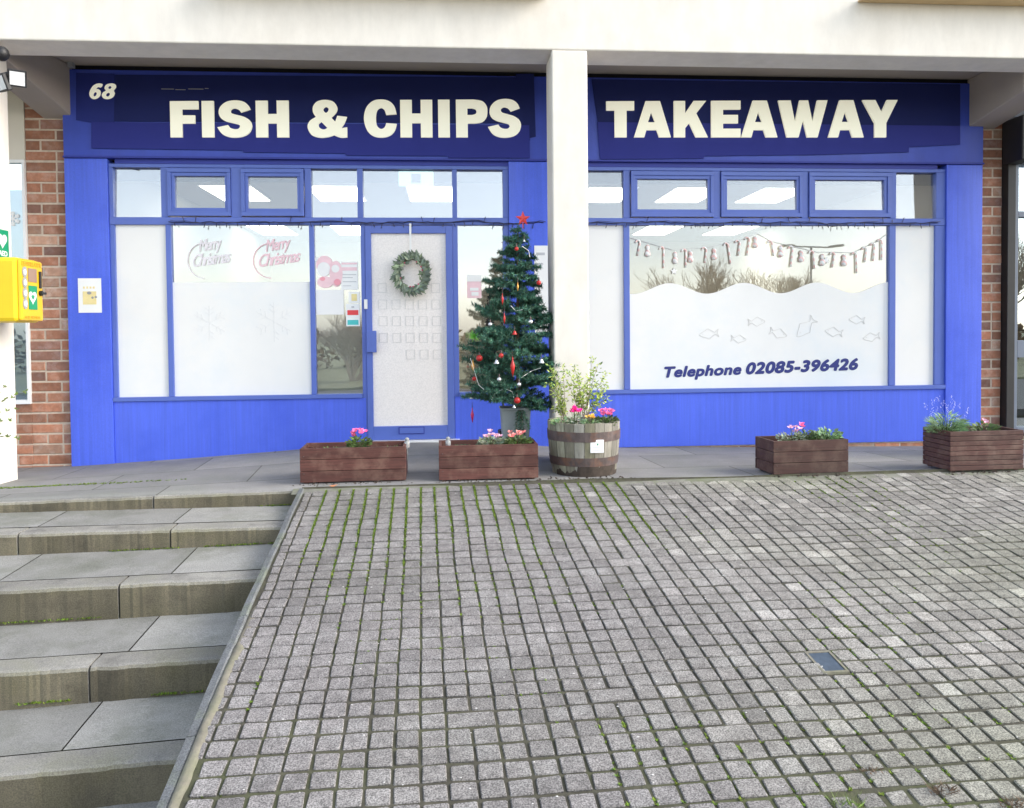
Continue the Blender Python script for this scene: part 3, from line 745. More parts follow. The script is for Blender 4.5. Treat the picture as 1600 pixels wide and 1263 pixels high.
for nm, gl, off in word1:
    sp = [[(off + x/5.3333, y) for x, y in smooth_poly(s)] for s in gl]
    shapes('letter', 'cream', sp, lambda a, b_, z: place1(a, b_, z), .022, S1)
S2 = thing('shop_sign', 'navy and indigo fascia sign reading TAKEAWAY in bold cream letters', 'sign', (3, -.06, 3.0))
flat([(924,124),(1500,132),(1500,197),(934,192)], -.061, 'navy', S2, .006)
flat([(933,191),(1500,197),(1500,226),(1420,230),(1420,238),(1280,242),(1100,244),(1100,248),(938,249)], -.069, 'indigo', S2, .006)
tA = [cor([(275,183),(345,183),(398,369),(340,369),(328,332),(278,332),(268,369),(218,369)]), cor([(302,240),(286,292),(321,292)])]
word2 = [[cor([(84,183),(219,183),(219,230),(182,230),(182,369),(124,369),(124,230),(84,230)])], tA,
  [cor([(413,183),(468,183),(468,246),(510,183),(572,183),(523,247),(580,369),(520,369),(488,297),(468,323),(468,369),(413,369)])],
  [cor([(597,183),(742,183),(742,227),(655,227),(655,255),(729,255),(729,298),(655,298),(655,325),(742,325),(742,369),(597,369)])],
  sh(tA, 528),
  [cor([(930,183),(992,183),(1014,292),(1037,183),(1080,183),(1102,292),(1126,183),(1178,183),(1128,369),(1075,369),(1054,283),(1032,369),(973,369)])],
  sh(tA, 964), [cor([(1355,183),(1421,183),(1452,243),(1480,183),(1535,183),(1477,298),(1477,369),(1418,369),(1418,298)])]]
def place2(u, v, z):
    X = 1.593 + (u-947)*(3.029/452); t = (369-v)/186
    zb = 3.081 + .0093*(X-1.593); zt = 3.438 + .0175*(X-1.593)
    return (X, -.086 + z, zb + (zt-zb)*t)
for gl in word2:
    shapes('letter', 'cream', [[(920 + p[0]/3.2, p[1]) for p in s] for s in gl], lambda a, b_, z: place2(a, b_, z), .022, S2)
a = W(139, 155, -.06)
g6 = [[(94,6),(60,0),(24,14),(2,48),(4,78),(28,98),(60,97),(84,78),(84,50),(64,36),(50,36),(62,24),(84,26)], [(46,56),(56,62),(52,76),(40,82),(34,76),(36,62)]]
g8 = [[(60,0),(92,8),(98,28),(84,46),(94,64),(82,88),(50,100),(14,96),(-4,76),(4,56),(22,46),(10,30),(22,8)], [(54,18),(62,24),(58,33),(48,35),(40,29),(44,20)], [(46,60),(56,67),(52,78),(40,83),(29,77),(32,66)]]
sp = [[(x*.00122, (98-y)*.00150) for x, y in smooth_poly(c_)] for c_ in g6] + [[(.122 + x*.00122, (98-y)*.00150) for x, y in smooth_poly(c_)] for c_ in g8]
sp = sp
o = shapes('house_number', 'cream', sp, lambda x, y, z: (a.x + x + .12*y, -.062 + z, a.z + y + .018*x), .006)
tag(o, 'cream numerals 68 at the left end of the blue fascia', 'number')
# old fixing ghost marks over the word FISH
g = MB()
for x0, x1, y0 in ((252, 272, 139), (274, 290, 140), (294, 318, 139), (320, 326, 138)):
    p, q = W(x0, y0, -.066), W(x1, y0+1, -.066); g.box(p.x, q.x, -.068, -.065, q.z, q.z+.006)
g.build('fixing_rail', 'grey_plastic', S1)
a = W(1039, 589.5, -.004)
T = thing('window_lettering', 'dark blue italic lettering Telephone 02085-396426 low on the big right window', 'lettering', tuple(a))
text('word', 'navy_text', 'Telephone', .155, lambda x, y, z: (a.x + x, -.004 + z, a.z + y*.95 + .027*x), .002, 0, .22, 1.06, T, width=.80, bold=.0075)
text('number', 'navy_text', '02085-396426', .155, lambda x, y, z: (a.x + .862 + x, -.004 + z, a.z + y*1.02 + .027*(x+.862)), .002, 0, .22, 1.06, T, width=1.19, bold=.0085)

# ------------------------------------------------------------------ paper and stickers
def sheet(x0, y0, x1, y1, Y, m, name, label, cat, marks=(), group=None, th=.002, rot=0):
    a, q = W(x0, y1, Y), W(x1, y0, Y)
    T = thing(name, label, cat, (a.x, Y, a.z), group)
    g = MB(); g.box(a.x, q.x, Y-th, Y, a.z, q.z); g.build('sheet', m, T)
    for (u0, v0, u1, v1, mm) in marks:           # fractions, v measured from the top
        g = MB(); g.box(a.x+(q.x-a.x)*u0, a.x+(q.x-a.x)*u1, Y-th-.002, Y-th-.0004, q.z-(q.z-a.z)*v1, q.z-(q.z-a.z)*v0); g.build('print', mm, T)
    return T
mat('pale_yellow', (.85, .72, .35), .7, .1, 9); mat('pale_grey', (.55, .56, .58), .7, .1, 9); mat('pale_pink', (.88, .62, .66), .7, .08, 9)
sheet(123, 435, 158, 489, -.053, 'paper', 'paper_notice', 'laminated white notice with small yellow panel on the left blue pilaster', 'notice',
      [(.22,.24,.30,.30,'pale_yellow'),(.36,.24,.44,.30,'pale_yellow'),(.5,.24,.58,.30,'pale_yellow'),(.64,.24,.72,.30,'pale_yellow'),(.2,.38,.78,.76,'pale_yellow')])
T = [o for o in bpy.data.objects if o.name.startswith('paper_notice')][-1]
a = W(136, 458, -.058); g = MB(); g.sphere((a.x+.02, -.058, a.z), .022, 8, (1, .1, .7)); g.sphere((a.x+.05, -.058, a.z-.045), .012, 8, (1, .1, 1)); g.sphere((a.x+.08, -.058, a.z-.04), .012, 8, (1, .1, 1)); g.build('print', 'grey_plastic', T)
sheet(836, 384, 862, 520, -.053, 'paper', 'paper_notice', 'tall white notice on the blue pilaster between the tree and the column', 'notice', [(.1,.08,.6,.11,'pale_grey'),(.1,.2,.5,.22,'pale_grey')])
sheet(533, 409, 559, 453, -.003, 'paper', 'paper_notice', 'white notice with pink heading in the narrow pane beside the door', 'notice', [(.05,.04,.95,.10,'pale_pink'),(.05,.2,.95,.32,'pale_pink'),(.1,.45,.9,.48,'pale_grey'),(.1,.55,.7,.58,'pale_grey'),(.1,.7,.9,.73,'pale_grey'),(.1,.85,.6,.87,'pale_grey')])
sheet(494, 453, 537, 492, -.003, 'white', 'paper_notice', 'large blank white sheet in the narrow pane left of the door', 'notice')
sheet(545, 456, 562, 474, -.003, 'paper', 'paper_notice', 'small square card above the red and teal sticker by the door', 'card', [(.25,.2,.75,.8,'pale_yellow')])
sheet(541, 475, 562, 510, -.003, 'paper', 'door_sticker', 'white sticker with red and teal bars beside the door handle', 'sticker', [(.1,.28,.9,.5,'red'),(.1,.72,.9,.94,'teal'),(.4,.1,.6,.18,'pale_grey')])
T = sheet(730, 430, 752, 466, -.003, 'pale_pink', 'window_sticker', 'pink and white rating sticker in the side pane right of the door', 'sticker', [(0,0,1,.28,'paper'),(.2,.55,.8,.68,'paper'),(.3,.74,.8,.9,'paper')])
# festive picture: pale red hatted head and a second round figure, generic
T = thing('festive_picture', 'faded red and white Christmas picture in the narrow pane left of the door', 'poster', tuple(W(493, 455, -.004)))
g = MB(); 
for px, py, r_, m_ in ((506, 420, 11, 'w'), (524, 424, 9, 'p')):
    pass
_dn = [0]
def disc(T, px, py, rx, rz_, m_, y, nm='print'):
    _dn[0] += 1; y = -.003 - .0016*_dn[0]
    c = W(px, py, y); k = .00645
    shapes(nm, m_, [[(c.x + rx*k*cos(2*pi*i/20), c.z + rz_*k*sin(2*pi*i/20)) for i in range(20)]], lambda a_, b_, z: (a_, y+z, b_), .0012, T)
disc(T, 507, 414, 13, 14, 'pale_pink', -.003); disc(T, 506, 421, 10, 11, 'white', -.005); disc(T, 494, 405, 3, 3, 'white', -.005)
disc(T, 525, 428, 10, 20, 'pale_pink', -.003); disc(T, 524, 420, 6, 6, 'white', -.005); disc(T, 508, 441, 12, 9, 'pale_pink', -.003); disc(T, 504, 436, 4, 3, 'pinkish', -.005); disc(T, 527, 441, 5, 5, 'pinkish', -.005)
# red script stickers
def script(px, py, wd, m_, label):
    c = W(px, py, -.003)
    T = thing('window_sticker', label, 'sticker', tuple(c))
    text('lettering', m_, 'Merry', .16, lambda x, y, z: (c.x - wd*.33 + x*.98 - y*.10, -.003+z, c.z + .03 + y*1.0 + x*.16), .0014, 0, .35, .85, T, width=wd*.62, bold=.0025)
    text('lettering', m_, 'Christmas', .17, lambda x, y, z: (c.x - wd*.5 + x, -.003+z, c.z - .12 + y + x*.14), .0014, 0, .35, .8, T, width=wd, bold=.0025)
    g = MB(); pts = []
    for i in range(26):
        t = i/25; ang = pi*.55 + t*pi*.95
        pts.append((c.x - wd*.22 + wd*.42*cos(ang), -.004, c.z - .06 + .17*sin(ang)))
    g.tube(pts, .006, 4); g.build('swirl', m_, T)
mat('sticker_red', (.87, .62, .67), .6, .1, 9); mat('sticker_faded', (.82, .78, .82), .6, .1, 9)
script(437, 398, .40, 'sticker_red', 'pink red Merry Christmas script sticker, right one in the big left window')
script(331, 398, .36, 'sticker_faded', 'faded pink Merry Christmas script sticker, left one in the big left window')
# etched snowflakes
def flake(px, py, r_, label, Y=-.0025, m_='etched_soft', th=.002):
    c = W(px, py, Y); g = MB()
    for k_ in range(6):
        a_ = pi/6 + k_*pi/3; d = Vector((cos(a_), 0, sin(a_)))
        g.tube([c, c + d*r_], th, 4)
        for f_ in (.45, .7):
            for s_ in (-1, 1):
                e = Vector((cos(a_+s_*.9), 0, sin(a_+s_*.9))); g.tube([c+d*r_*f_, c+d*r_*f_+e*r_*.3], th, 4)
    one(g, 'snowflake_decal', m_, label, 'decal', 'snowflake decals', at=c)
flake(327, 505, .17, 'etched snowflake, left one on the frosted part of the big left window')
flake(428, 503, .20, 'etched snowflake, right one on the frosted part of the big left window')
flake(20, 262+80, .07, 'white snowflake decal on the neighbouring window behind the yellow cabinet', -.002, 'white', .008)
# fish outlines on the film
def fish(px, py, L_, ang, flip, label):
    c = W(px, py, -.003); g = MB()
    o = [(-.5, 0), (-.38, .10), (-.18, .2), (-.05, .27), (.08, .19), (.25, .08), (.32, .06), (.5, .2), (.44, 0), (.5, -.2), (.32, -.06), (.1, -.18), (-.02, -.26), (-.15, -.19), (-.36, -.11)]
    pts = []
    for x, z in smooth_poly(o):
        x *= flip; X = x*cos(ang) - z*sin(ang); Z = x*sin(ang) + z*cos(ang); pts.append(c + Vector((X*L_, 0, Z*L_)))
    g.tube(pts + [pts[0]], .0022, 4)
    e = c + Vector((-.33*flip*L_*cos(ang), 0, -.33*flip*L_*sin(ang) + .03*L_)); g.sphere(e, .004, 6)
    one(g, 'fish_decal', 'etched', label, 'decal', 'fish decals', at=c)
for px, py, L_, ang, fl, lb in ((1108, 522, .20, .1, 1, 'fish outline decal above the first letters of Telephone, leftmost of the shoal'), (1154, 530, .16, -.1, -1, 'small fish outline decal above the gap after Telephone, facing right'),
      (1182, 503, .18, .05, -1, 'fish outline decal higher than its neighbours, third from the left'), (1216, 521, .19, -.3, -1, 'fish outline decal in the middle of the shoal, fourth from the left'),
      (1259, 512, .26, .8, 1, 'steeply tilted fish outline decal on the frosted window'), (1303, 519, .19, -.15, 1, 'fish outline decal facing left, third from the right'),
      (1339, 500, .17, -.1, 1, 'fish outline decal highest at the right of the shoal'), (1362, 527, .18, .15, 1, 'fish outline decal lowest at the right, last of the shoal')):
    fish(px, py, L_, ang, fl, lb)

# ------------------------------------------------------------------ garland of candy canes in the right window
def garland():
    Y = -.004
    nodes = [(985,372),(1052,391),(1110,386),(1160,374),(1183,365),(1204,377),(1276,394),(1334,395),(1374,375),(1386,366)]
    T = thing('candy_cane_garland', 'garland of red and white candy canes strung across the big right window', 'garland', tuple(W(1183, 365, Y)))
    pts = [W(x, y, Y) for x, y in nodes]
    def at(px):
        for (x0, y0), (x1, y1) in zip(nodes, nodes[1:]):
            if x0 <= px <= x1: return y0 + (y1-y0)*(px-x0)/(x1-x0)
        return nodes[-1][1]
    g = MB(); g.tube(pts, .003, 4); g.build('string', 'pale_grey', T)
    mw, mr_ = 'cane_white', 'cane_red'
    m = bpy.data.materials.new('cane'); m.use_nodes = True; n = m.node_tree.nodes; L = m.node_tree.links; MATS['cane'] = m
    tc = n.new('ShaderNodeTexCoord'); wv_ = n.new('ShaderNodeTexWave'); wv_.bands_direction = 'DIAGONAL'; wv_.inputs['Scale'].default_value = 9
    cr = n.new('ShaderNodeValToRGB'); cr.color_ramp.interpolation = 'CONSTANT'; cr.color_ramp.elements[0].color = (.93, .92, .90, 1); cr.color_ramp.elements[1].color = (.90, .60, .57, 1); cr.color_ramp.elements[1].position = .62
    L.new(tc.outputs['Object'], wv_.inputs[0]); L.new(wv_.outputs[0], cr.inputs[0]); L.new(cr.outputs[0], n['Principled BSDF'].inputs['Base Color'])
    xs = [997,1012,1034,1055,1069,1079,1101,1116,1135,1153,1168,1180,1203,1220,1236,1252,1268,1285,1301,1319,1335,1351,1364,1375]
    for i, px in enumerate(xs):
        p = W(px, at(px)+1, Y-.008); g = MB()
        if i % 2 == 0 or i in (9, 21, 23):
            h = .15 + .03*(i % 3); q = []
            for k_ in range(9): a_ = pi*k_/8; q.append(p + Vector((-.022 + .022*cos(a_) + .02, 0, -.02 + .025*sin(a_))))
            tilt = R.uniform(-.03, .03)
            q = q[::-1] + [p + Vector((.02+tilt, 0, -h))]
            g.tube(q, .009, 6); g.build('candy_cane', 'cane', T, smooth=True)
        else:
            g.lathe([(.006, -.012), (.02, -.03), (.022, -.05), (.012, -.06), (.028, -.09), (.03, -.12), (.014, -.135)], p, 8); g.build('bell_charm', 'cane', T, smooth=True)
    for px, py in ((1053, 424), (1291, 407)):
        c = W(px, py, Y-.01); P = [(c.x + (.04 if k_ % 2 == 0 else .017)*sin(k_*pi/5), c.z + (.04 if k_ % 2 == 0 else .017)*cos(k_*pi/5)) for k_ in range(10)]
        shapes('star_charm', 'white', [P], lambda a_, b_, z: (a_, Y-.01+z, b_), .01, T)
garland()

# ------------------------------------------------------------------ strings of fairy lights under the transoms
def fairy(x0, x1, label, seedy):
    rr = random.Random(seedy); pts = []; x = x0
    T = thing('fairy_light_string', label, 'fairy lights', (x0, -.05, 2.25), 'strings of unlit fairy lights')
    while x < x1:
        pts.append(Vector((x, -.050 + rr.uniform(-.008, .004), 2.235 + .022*noise.noise((x*2.2, seedy, 0)) + rr.uniform(-.006, .006)))); x += .05
    g = MB(); g.tube(pts, .0045, 5); g.build('cable', 'bulb', T)
    pts2 = [p + Vector((.02, -.008, .012*sin(p.x*9))) for p in pts]
    g = MB(); g.tube(pts2, .0035, 4); g.build('cable', 'bulb', T)
    for i in range(1, len(pts)-1, 2):
        p = pts[i]; g = MB(); up = rr.random() < .22
        d = Vector((rr.uniform(-.5, .5), -.15, 1.0 if up else -1.0)).normalized(); L_ = rr.uniform(.02, .045)
        g.tube([p, p+d*L_], .0035, 4); g.tube([p+d*L_, p+d*(L_+.018)], .006, 5, .003); g.build('bulb', 'bulb', T)
fairy(-2.70, .98, 'dark cable of unlit fairy lights under the left transom above the door', 1)
fairy(1.15, 5.10, 'dark cable of unlit fairy lights under the right window transom', 2)
# ------------------------------------------------------------------ wreath on the door
def wreath():
    c = W(643, 428, -.09)
    T = thing('wreath', 'green eucalyptus wreath hanging by a white ribbon on the shop door', 'wreath', tuple(c))
    g = MB(); g.tube([c + Vector((.120*cos(a_), 0, .145*sin(a_))) for a_ in [2*pi*i/24 for i in range(25)]], .01, 6); g.build('ring', 'bark', T)
    g = MB(); rr = random.Random(3)
    for i in range(520):
        a_ = rr.uniform(0, 2*pi); p = c + Vector(((.120+rr.uniform(-.015, .02))*cos(a_), rr.uniform(-.035, .01), (.145+rr.uniform(-.015, .02))*sin(a_)))
        d = Vector((cos(a_+rr.uniform(.2, 1.3)), rr.uniform(-.5, .1), sin(a_+rr.uniform(.2, 1.3))))
        if rr.random() < .22: d = Vector((cos(a_+rr.uniform(-2.5, 2.5)), -.3, sin(a_+rr.uniform(-2.5, 2.5))))
        v = rr.uniform(.55, 1.35); g.t = (v, v*rr.uniform(.95, 1.1), v*rr.uniform(.8, 1.1))
        g.leaf(p, d, rr.uniform(.045, .10)*(1 if d.x*cos(a_)+d.z*sin(a_) > 0 else .7), rr.uniform(.024, .048), Vector((rr.uniform(-1, 1), -1, rr.uniform(-1, 1))))
    g.build('foliage', 'leaf_grey', T)
    for i in range(9):
        g = MB(); a_ = rr.uniform(0, 2*pi); g.sphere(c + Vector((.11*cos(a_), -.04, .13*sin(a_))), .008, 6); g.build('berry', 'magenta', T)
    t = W(641, 351, -.06); g = MB(); g.box(t.x-.010, t.x+.010, -.060, -.058, c.z+.1, t.z+.01); g.build('ribbon', 'ribbon', T)
wreath()

# ------------------------------------------------------------------ Christmas tree with its bucket and baubles
TX, TY = .600, -.99
PROF = ([.40, .50, .68, .90, 1.15, 1.35, 1.55, 1.75, 1.90, 2.05], [.24, .40, .45, .42, .36, .32, .26, .18, .15, .04])
def xmas():
    T = thing('christmas_tree', 'green artificial Christmas tree with a red star beside the white column', 'christmas tree', (TX, TY, .3))
    rr = random.Random(11)
    g = MB(); g.tube([(TX, TY, .25), (TX, TY, 1.2), (TX+.01, TY, 2.04)], .022, 8, .006); g.build('trunk', 'bark', T)
    g = MB(); tw = MB()
    def spine(p0, p1, droop, nl, dens=1.0):
        L_ = (p1-p0).length; N = max(3, int(L_/.0085*dens)); d = (p1-p0).normalized()
        tw.tube([p0, p0.lerp(p1, .5) + Vector((0, 0, droop)), p1], .0035, 3, .0015, cap=False)
        vv = rr.uniform(.65, 1.5)
        for i in range(N):
            t = (i+rr.random())/N; p = p0.lerp(p1, t) + Vector((0, 0, droop*4*t*(1-t)))
            for k_ in range(5):
                a_ = rr.uniform(0, 2*pi); u = d.orthogonal().normalized(); v = d.cross(u)
                q = (d*rr.uniform(.35, .8) + u*cos(a_) + v*sin(a_)).normalized()
                s_ = q.cross(Vector((rr.uniform(-1, 1), rr.uniform(-1, 1), rr.uniform(-1, 1)))).normalized()*.0040
                L2 = nl*rr.uniform(.7, 1.15)
                b_ = vv*rr.uniform(.7, 1.35)
                g.t = (b_*rr.uniform(.7, 1.2), b_, b_*rr.uniform(.8, 1.2))
                g.tri(p - s_, p + s_, p + q*L2)
    z = .50
    while z < 2.03:
        rmax = lerp(*PROF, z); nb = 9 if z < 1.3 else (8 if z < 1.7 else 7)
        a0 = rr.uniform(0, 6)
        for i in range(nb):
            a_ = a0 + 2*pi*i/nb + rr.uniform(-.25, .25); L_ = rmax*rr.uniform(.62, 1.15)
            zz = z + rr.uniform(-.05, .05)
            p0 = Vector((TX, TY, zz)); L_ *= (1.12 if cos(a_) < -.3 and z < 1.3 else 1.0); d = Vector((cos(a_), sin(a_), rr.uniform(-.12, .42)))
            p1 = p0 + d*L_
            p1.y = min(p1.y, TY + .36)
            p1.x = min(p1.x, TX+.335)
            spine(p0.lerp(p1, .12), p1, .012, .040)
            for f_ in (.35, .55, .75):
                for s_ in (-1, 1):
                    if L_ < .15 and f_ > .6: continue
                    b0 = p0.lerp(p1, f_); e = Vector((cos(a_+s_*.75), sin(a_+s_*.75), rr.uniform(-.1, .45)))
                    spine(b0, b0 + e*L_*.5*(1.2-f_), .004, .036, 1)
        z += .082 if z < 1.5 else .07
    # top shoot and the low spray hanging over the bucket
    spine(Vector((TX, TY, 1.95)), Vector((TX+.015, TY, 2.10)), 0, .03)
    for dx, dz in ((-.04, .30), (.03, .25), (.08, .30), (0, .12)):
        spine(Vector((TX+dx*.3, TY-.14, .46)), Vector((TX+dx, TY-.20, dz)), 0, .034)
    p = W(880, 575, TY-.1); spine(Vector((TX+.2, TY-.05, .80)), p, .01, .03)
    g.build('foliage', 'needle', T); tw.build('branches', 'bark', T)
    # pot
    P = thing('plant_bucket', 'tall grey square planter holding the Christmas tree', 'planter', (TX-.03, TY, 0))
    g = MB(); x = TX-.03; zb = .03
    def ringp(hw, z_): return [(x-hw, TY-hw, z_), (x+hw, TY-hw, z_), (x+hw, TY+hw, z_), (x-hw, TY+hw, z_)]
    g.hexa(ringp(.105, zb) + ringp(.128, .455)); g.build('bucket', 'bucket', P, bevel=.006)
    g = MB(); 
    for s_ in range(4):
        pass
    rect = ringp(.134, .455); r2 = ringp(.134, .475); g.hexa(rect + r2); g.build('rim', 'bucket', P, bevel=.003)
    # dark second tree behind, left
    c = W(764, 480, -.55)
    K = thing('christmas_tree', 'slim black tinsel tree topped by a black star behind the green tree', 'christmas tree', (c.x, -.55, z_pave(c.x, -.55)))
    top = W(764, 462, -.55).z; g = MB(); rr2 = random.Random(5); z0_ = K.location.z
    for i in range(1300):
        t = rr2.random()**.8; z_ = top - (top-.75)*t; r_ = .015 + .10*t; a_ = rr2.uniform(0, 2*pi)
        p = Vector((c.x + .02*t + .3*r_*cos(a_), -.55 + .3*r_*sin(a_), z_)); q = Vector((cos(a_), sin(a_), rr2.uniform(-.3, .5))).normalized()
        s_ = q.orthogonal().normalized()*.004; g.tri(p-s_, p+s_, p+q*r_*rr2.uniform(.5, 1.1))
    g.build('foliage', 'black', K)
    g = MB(); g.tube([(.56, -.55, z0_), (c.x+.06, -.55, .9), (c.x, -.55, top)], .012, 6, .004); g.build('trunk', 'black', K)
    g = MB(); g.lathe([(.1, 0), (.12, .2)], (.56, -.55, z0_), 12); g.build('pot', 'black', K)
xmas()
def star(px, py, Y, r_, m_, label):
    c = W(px, py, Y); P = [(c.x + (r_ if k_ % 2 == 0 else r_*.42)*sin(k_*pi/5), c.z + (r_ if k_ % 2 == 0 else r_*.42)*cos(k_*pi/5)) for k_ in range(10)]
    g = MB(); k = len(g.v); g.v += [(p[0], Y, p[1]) for p in P] + [(c.x, Y-.014, c.z), (c.x, Y+.014, c.z)]
    for i in range(10): g.quadf([i, (i+1) % 10, 10]); g.quadf([(i+1) % 10, i, 11])
    g.tube([(c.x, Y, c.z-r_*.5), (c.x, Y, c.z-r_*1.25)], .004, 5)
    one(g, 'tree_star', m_, label, 'star', at=c)
star(817, 342, TY, .068, mat('star_red', (.80, .07, .06), .35, .05, 5), 'red five-pointed star on top of the green Christmas tree')
star(764.5, 453, -.55, .045, 'black', 'small black five-pointed star on top of the dark tinsel tree')
def orn(px, py, kind, m_, r_, label, group=None, dy=0):
    for Y in [TY-.3]:
        p = W(px, py, Y); R_ = lerp(*PROF, p.z); dx = min(abs(p.x-TX), R_); Y2 = TY - .02 - sqrt(max(.0, R_*R_-dx*dx))*.95 + dy
    r_ *= .95; p = W(px, py, Y2); nm = {'ball': 'bauble', 'bell': 'bell_ornament', 'drop': 'icicle_ornament', 'spray': 'tinsel_spray'}[kind]
    T = thing(nm, label, 'ornament', tuple(p), group); g = MB(); cp = MB()
    if kind == 'ball': g.sphere(p, r_, 14); cp.lathe([(.007, 0), (.007, .012), (.001, .03)], (p.x, p.y, p.z+r_*.96), 8)
    elif kind == 'bell': g.lathe([(r_*1.05, -r_*.8), (r_*.95, -r_*.6), (r_*.62, 0), (r_*.5, r_*.5), (r_*.1, r_*.8)], p, 14); cp.lathe([(.004, 0), (.002, .04)], (p.x, p.y, p.z+r_*.8), 6)
    elif kind == 'drop': g.lathe([(.002, -r_*3.4), (r_*.55, -r_*1.2), (r_*.75, 0), (r_*.5, r_*.9), (r_*.2, r_*1.8), (r_*.25, r_*2.2), (.002, r_*3)], p, 12); cp.lathe([(.003, 0), (.001, .05)], (p.x, p.y, p.z+r_*3), 6)
    else:
        for i in range(90):
            d = Vector((R.uniform(-1, 1), R.uniform(-.8, .3), R.uniform(-.5, 1))).normalized(); g.leaf(p, d, R.uniform(.03, .075), .010)
        cp.tube([p, p+Vector((.05, .05, 0))], .003, 4)
    g.build('body', m_, T, smooth=True); cp.build('cap', 'hoop', T)
mat('spray_green', (.35, .75, .15), .6, .2, 9)
for a_ in ((842, 442, 'ball', 'red_gloss', .022, 'red bauble at the right edge of the upper Christmas tree'),
    (807, 389, 'ball', 'red_gloss', .019, 'small red bauble just under the top star of the tree'),
    (819, 376, 'bell', 'silver', .014, 'tiny silver bell highest on the Christmas tree'),
    (809, 448, 'drop', 'gold', .012, 'thin copper drop in the middle of the upper tree'),
    (785, 467, 'drop', 'red_gloss', .016, 'red drop ornament at the left shoulder of the tree, beside the dark star'),
    (788, 497, 'drop', 'red_gloss', .015, 'red teardrop below the left shoulder of the tree, above a silver bell'),
    (804, 520, 'bell', 'red_gloss', .022, 'red bell in the centre of the Christmas tree'),
    (783, 556, 'ball', 'red_gloss', .023, 'red bauble directly above the long red icicle, to its left'),
    (749, 560, 'ball', 'red_gloss', .030, 'largest red bauble at the left edge of the tree'),
    (741, 592, 'ball', 'red_gloss', .020, 'red bauble under the gold ornament at the lower left of the tree'),
    (801, 572, 'drop', 'red_gloss', .028, 'long red icicle hanging in the middle of the tree'),
    (808, 626, 'ball', 'red_gloss', .029, 'round red bauble lowest on the tree, over the bucket'),
    (776, 565, 'bell', 'silver', .025, 'silver bell left of the long red icicle'),
    (766, 507, 'ball', 'silver', .019, 'silver ball at the left edge beside the green tinsel'),
    (737, 620, 'bell', 'silver', .024, 'silver bell hanging off the lowest left branch, above a magenta drop'),
    (738, 648, 'drop', 'magenta', .022, 'magenta icicle dangling lowest at the left of the tree'),
    (780, 593, 'ball', 'silver', .020, 'silver ball in the lower left half of the tree'),
    (811, 601, 'ball', 'silver', .019, 'silver ball right below the long red icicle'),
    (803, 635, 'bell', 'silver', .017, 'small silver bell touching the lowest red bauble'),
    (846, 564, 'bell', 'silver', .025, 'silver bell at the right edge of the tree near the column'),
    (829, 503, 'ball', 'silver', .020, 'silver ball right of the centre of the tree, above mid height'),
    (739, 572, 'drop', 'gold', .020, 'gold drop ornament at the lower left edge of the tree'),
    (742, 526, 'spray', 'spray_green', .03, 'bright lime green tinsel spray at the left side of the tree')):
    orn(*a_, group='ornaments hanging on the Christmas tree')
g = MB()
for seq in (((798, 478), (806, 486), (816, 484)), ((768, 625), (775, 612), (790, 608), (800, 612), (803, 622)), ((845, 575), (830, 580), (815, 590)), ((816, 385), (826, 392), (828, 402)), ((735, 560), (748, 602), (760, 612))):
    g.tube([W(x, y, TY-.30+.05*sin(x)) for x, y in seq], .0022, 4)
one(g, 'tree_light_cable', 'ribbon', 'white fairy light cable looped over the branches of the green tree', 'fairy lights', at=(TX, TY-.3, .9))

# ------------------------------------------------------------------ wooden planters
def planter(name_label, xL, xR, yF, dep, z0, h, rot=0, seed=0, planks=3, tint=(1, 1, 1)):
    rr = random.Random(seed); cx = (xL+xR)/2; wd = (xR-xL)/2
    T = thing('planter_box', name_label, 'planter', (cx, yF+dep/2, z0), 'wooden planter boxes'); T.rotation_euler = (0, 0, rot)
    def L_(g): g.v = [(x+T.location.x, y+T.location.y, z+T.location.z) for x, y, z in g.v]; return g
    hh = h/planks
    for nm, (x0, x1, y0, y1) in (('front_board', (-wd, wd, -dep/2, -dep/2+.022)), ('back_board', (-wd, wd, dep/2-.022, dep/2)), ('end_board', (-wd+.002, -wd+.024, -dep/2+.023, dep/2-.023)), ('end_board', (wd-.024, wd-.002, -dep/2+.023, dep/2-.023))):
        g = MB()
        for i in range(planks):
            v = rr.uniform(.8, 1.2); g.t = (v*tint[0], v*tint[1], v*tint[2])
            o = rr.uniform(-.001, .001)
            g.box(x0, x1, y0+o, y1+o, .014 + i*hh*.985, .014 + (i+1)*hh*.985 - .0035)
        L_(g).build(nm, 'wood', T, bevel=.0025)
    g = MB(); g.t = tint
    for sx in (-1, 1):
        for sy in (-1, 1): g.box(sx*(wd-.045)-.018, sx*(wd-.045)+.018, sy*(dep/2-.043)-.018, sy*(dep/2-.043)+.018, 0.0, h-.02)
    L_(g).build('corner_posts', 'wood', T)
    g = MB(); 
    for sx in (-1, 1):
        for zz in (.3, .8): g.sphere((sx*(wd-.03), -dep/2-.001, h*zz), .0045, 6)
    L_(g).build('screws', 'hoop', T)
    g = MB(); N = 12; k = 0
    for i in range(N+1):
        for j_ in range(6):
            x = -wd+.026 + (2*wd-.052)*i/N; y = -dep/2+.024 + (dep-.048)*j_/5
            g.v.append((x, y, h-.035 + .018*noise.noise((x*9+seed, y*9, 0))))
    for i in range(N):
        for j_ in range(5): a_ = i*6+j_; g.quadf([a_, a_+6, a_+7, a_+1])
    L_(g).build('soil', 'soil', T)
    return T
PY = -1.81
planter('dark red stained planter box left of the shop door, with one pink cyclamen', -1.165, -.355, -1.80, .34, -.020, .270, radians(1), 1)
planter('dark red stained planter box in front of the Christmas tree', -.098, .680, -1.825, .34, -.022, .275, radians(.6), 2)
planter('short brown planter box standing alone before the right window', 2.545, 3.185, -1.875, .33, -.028, .272, radians(3.5), 3, tint=(.62, .70, .72))
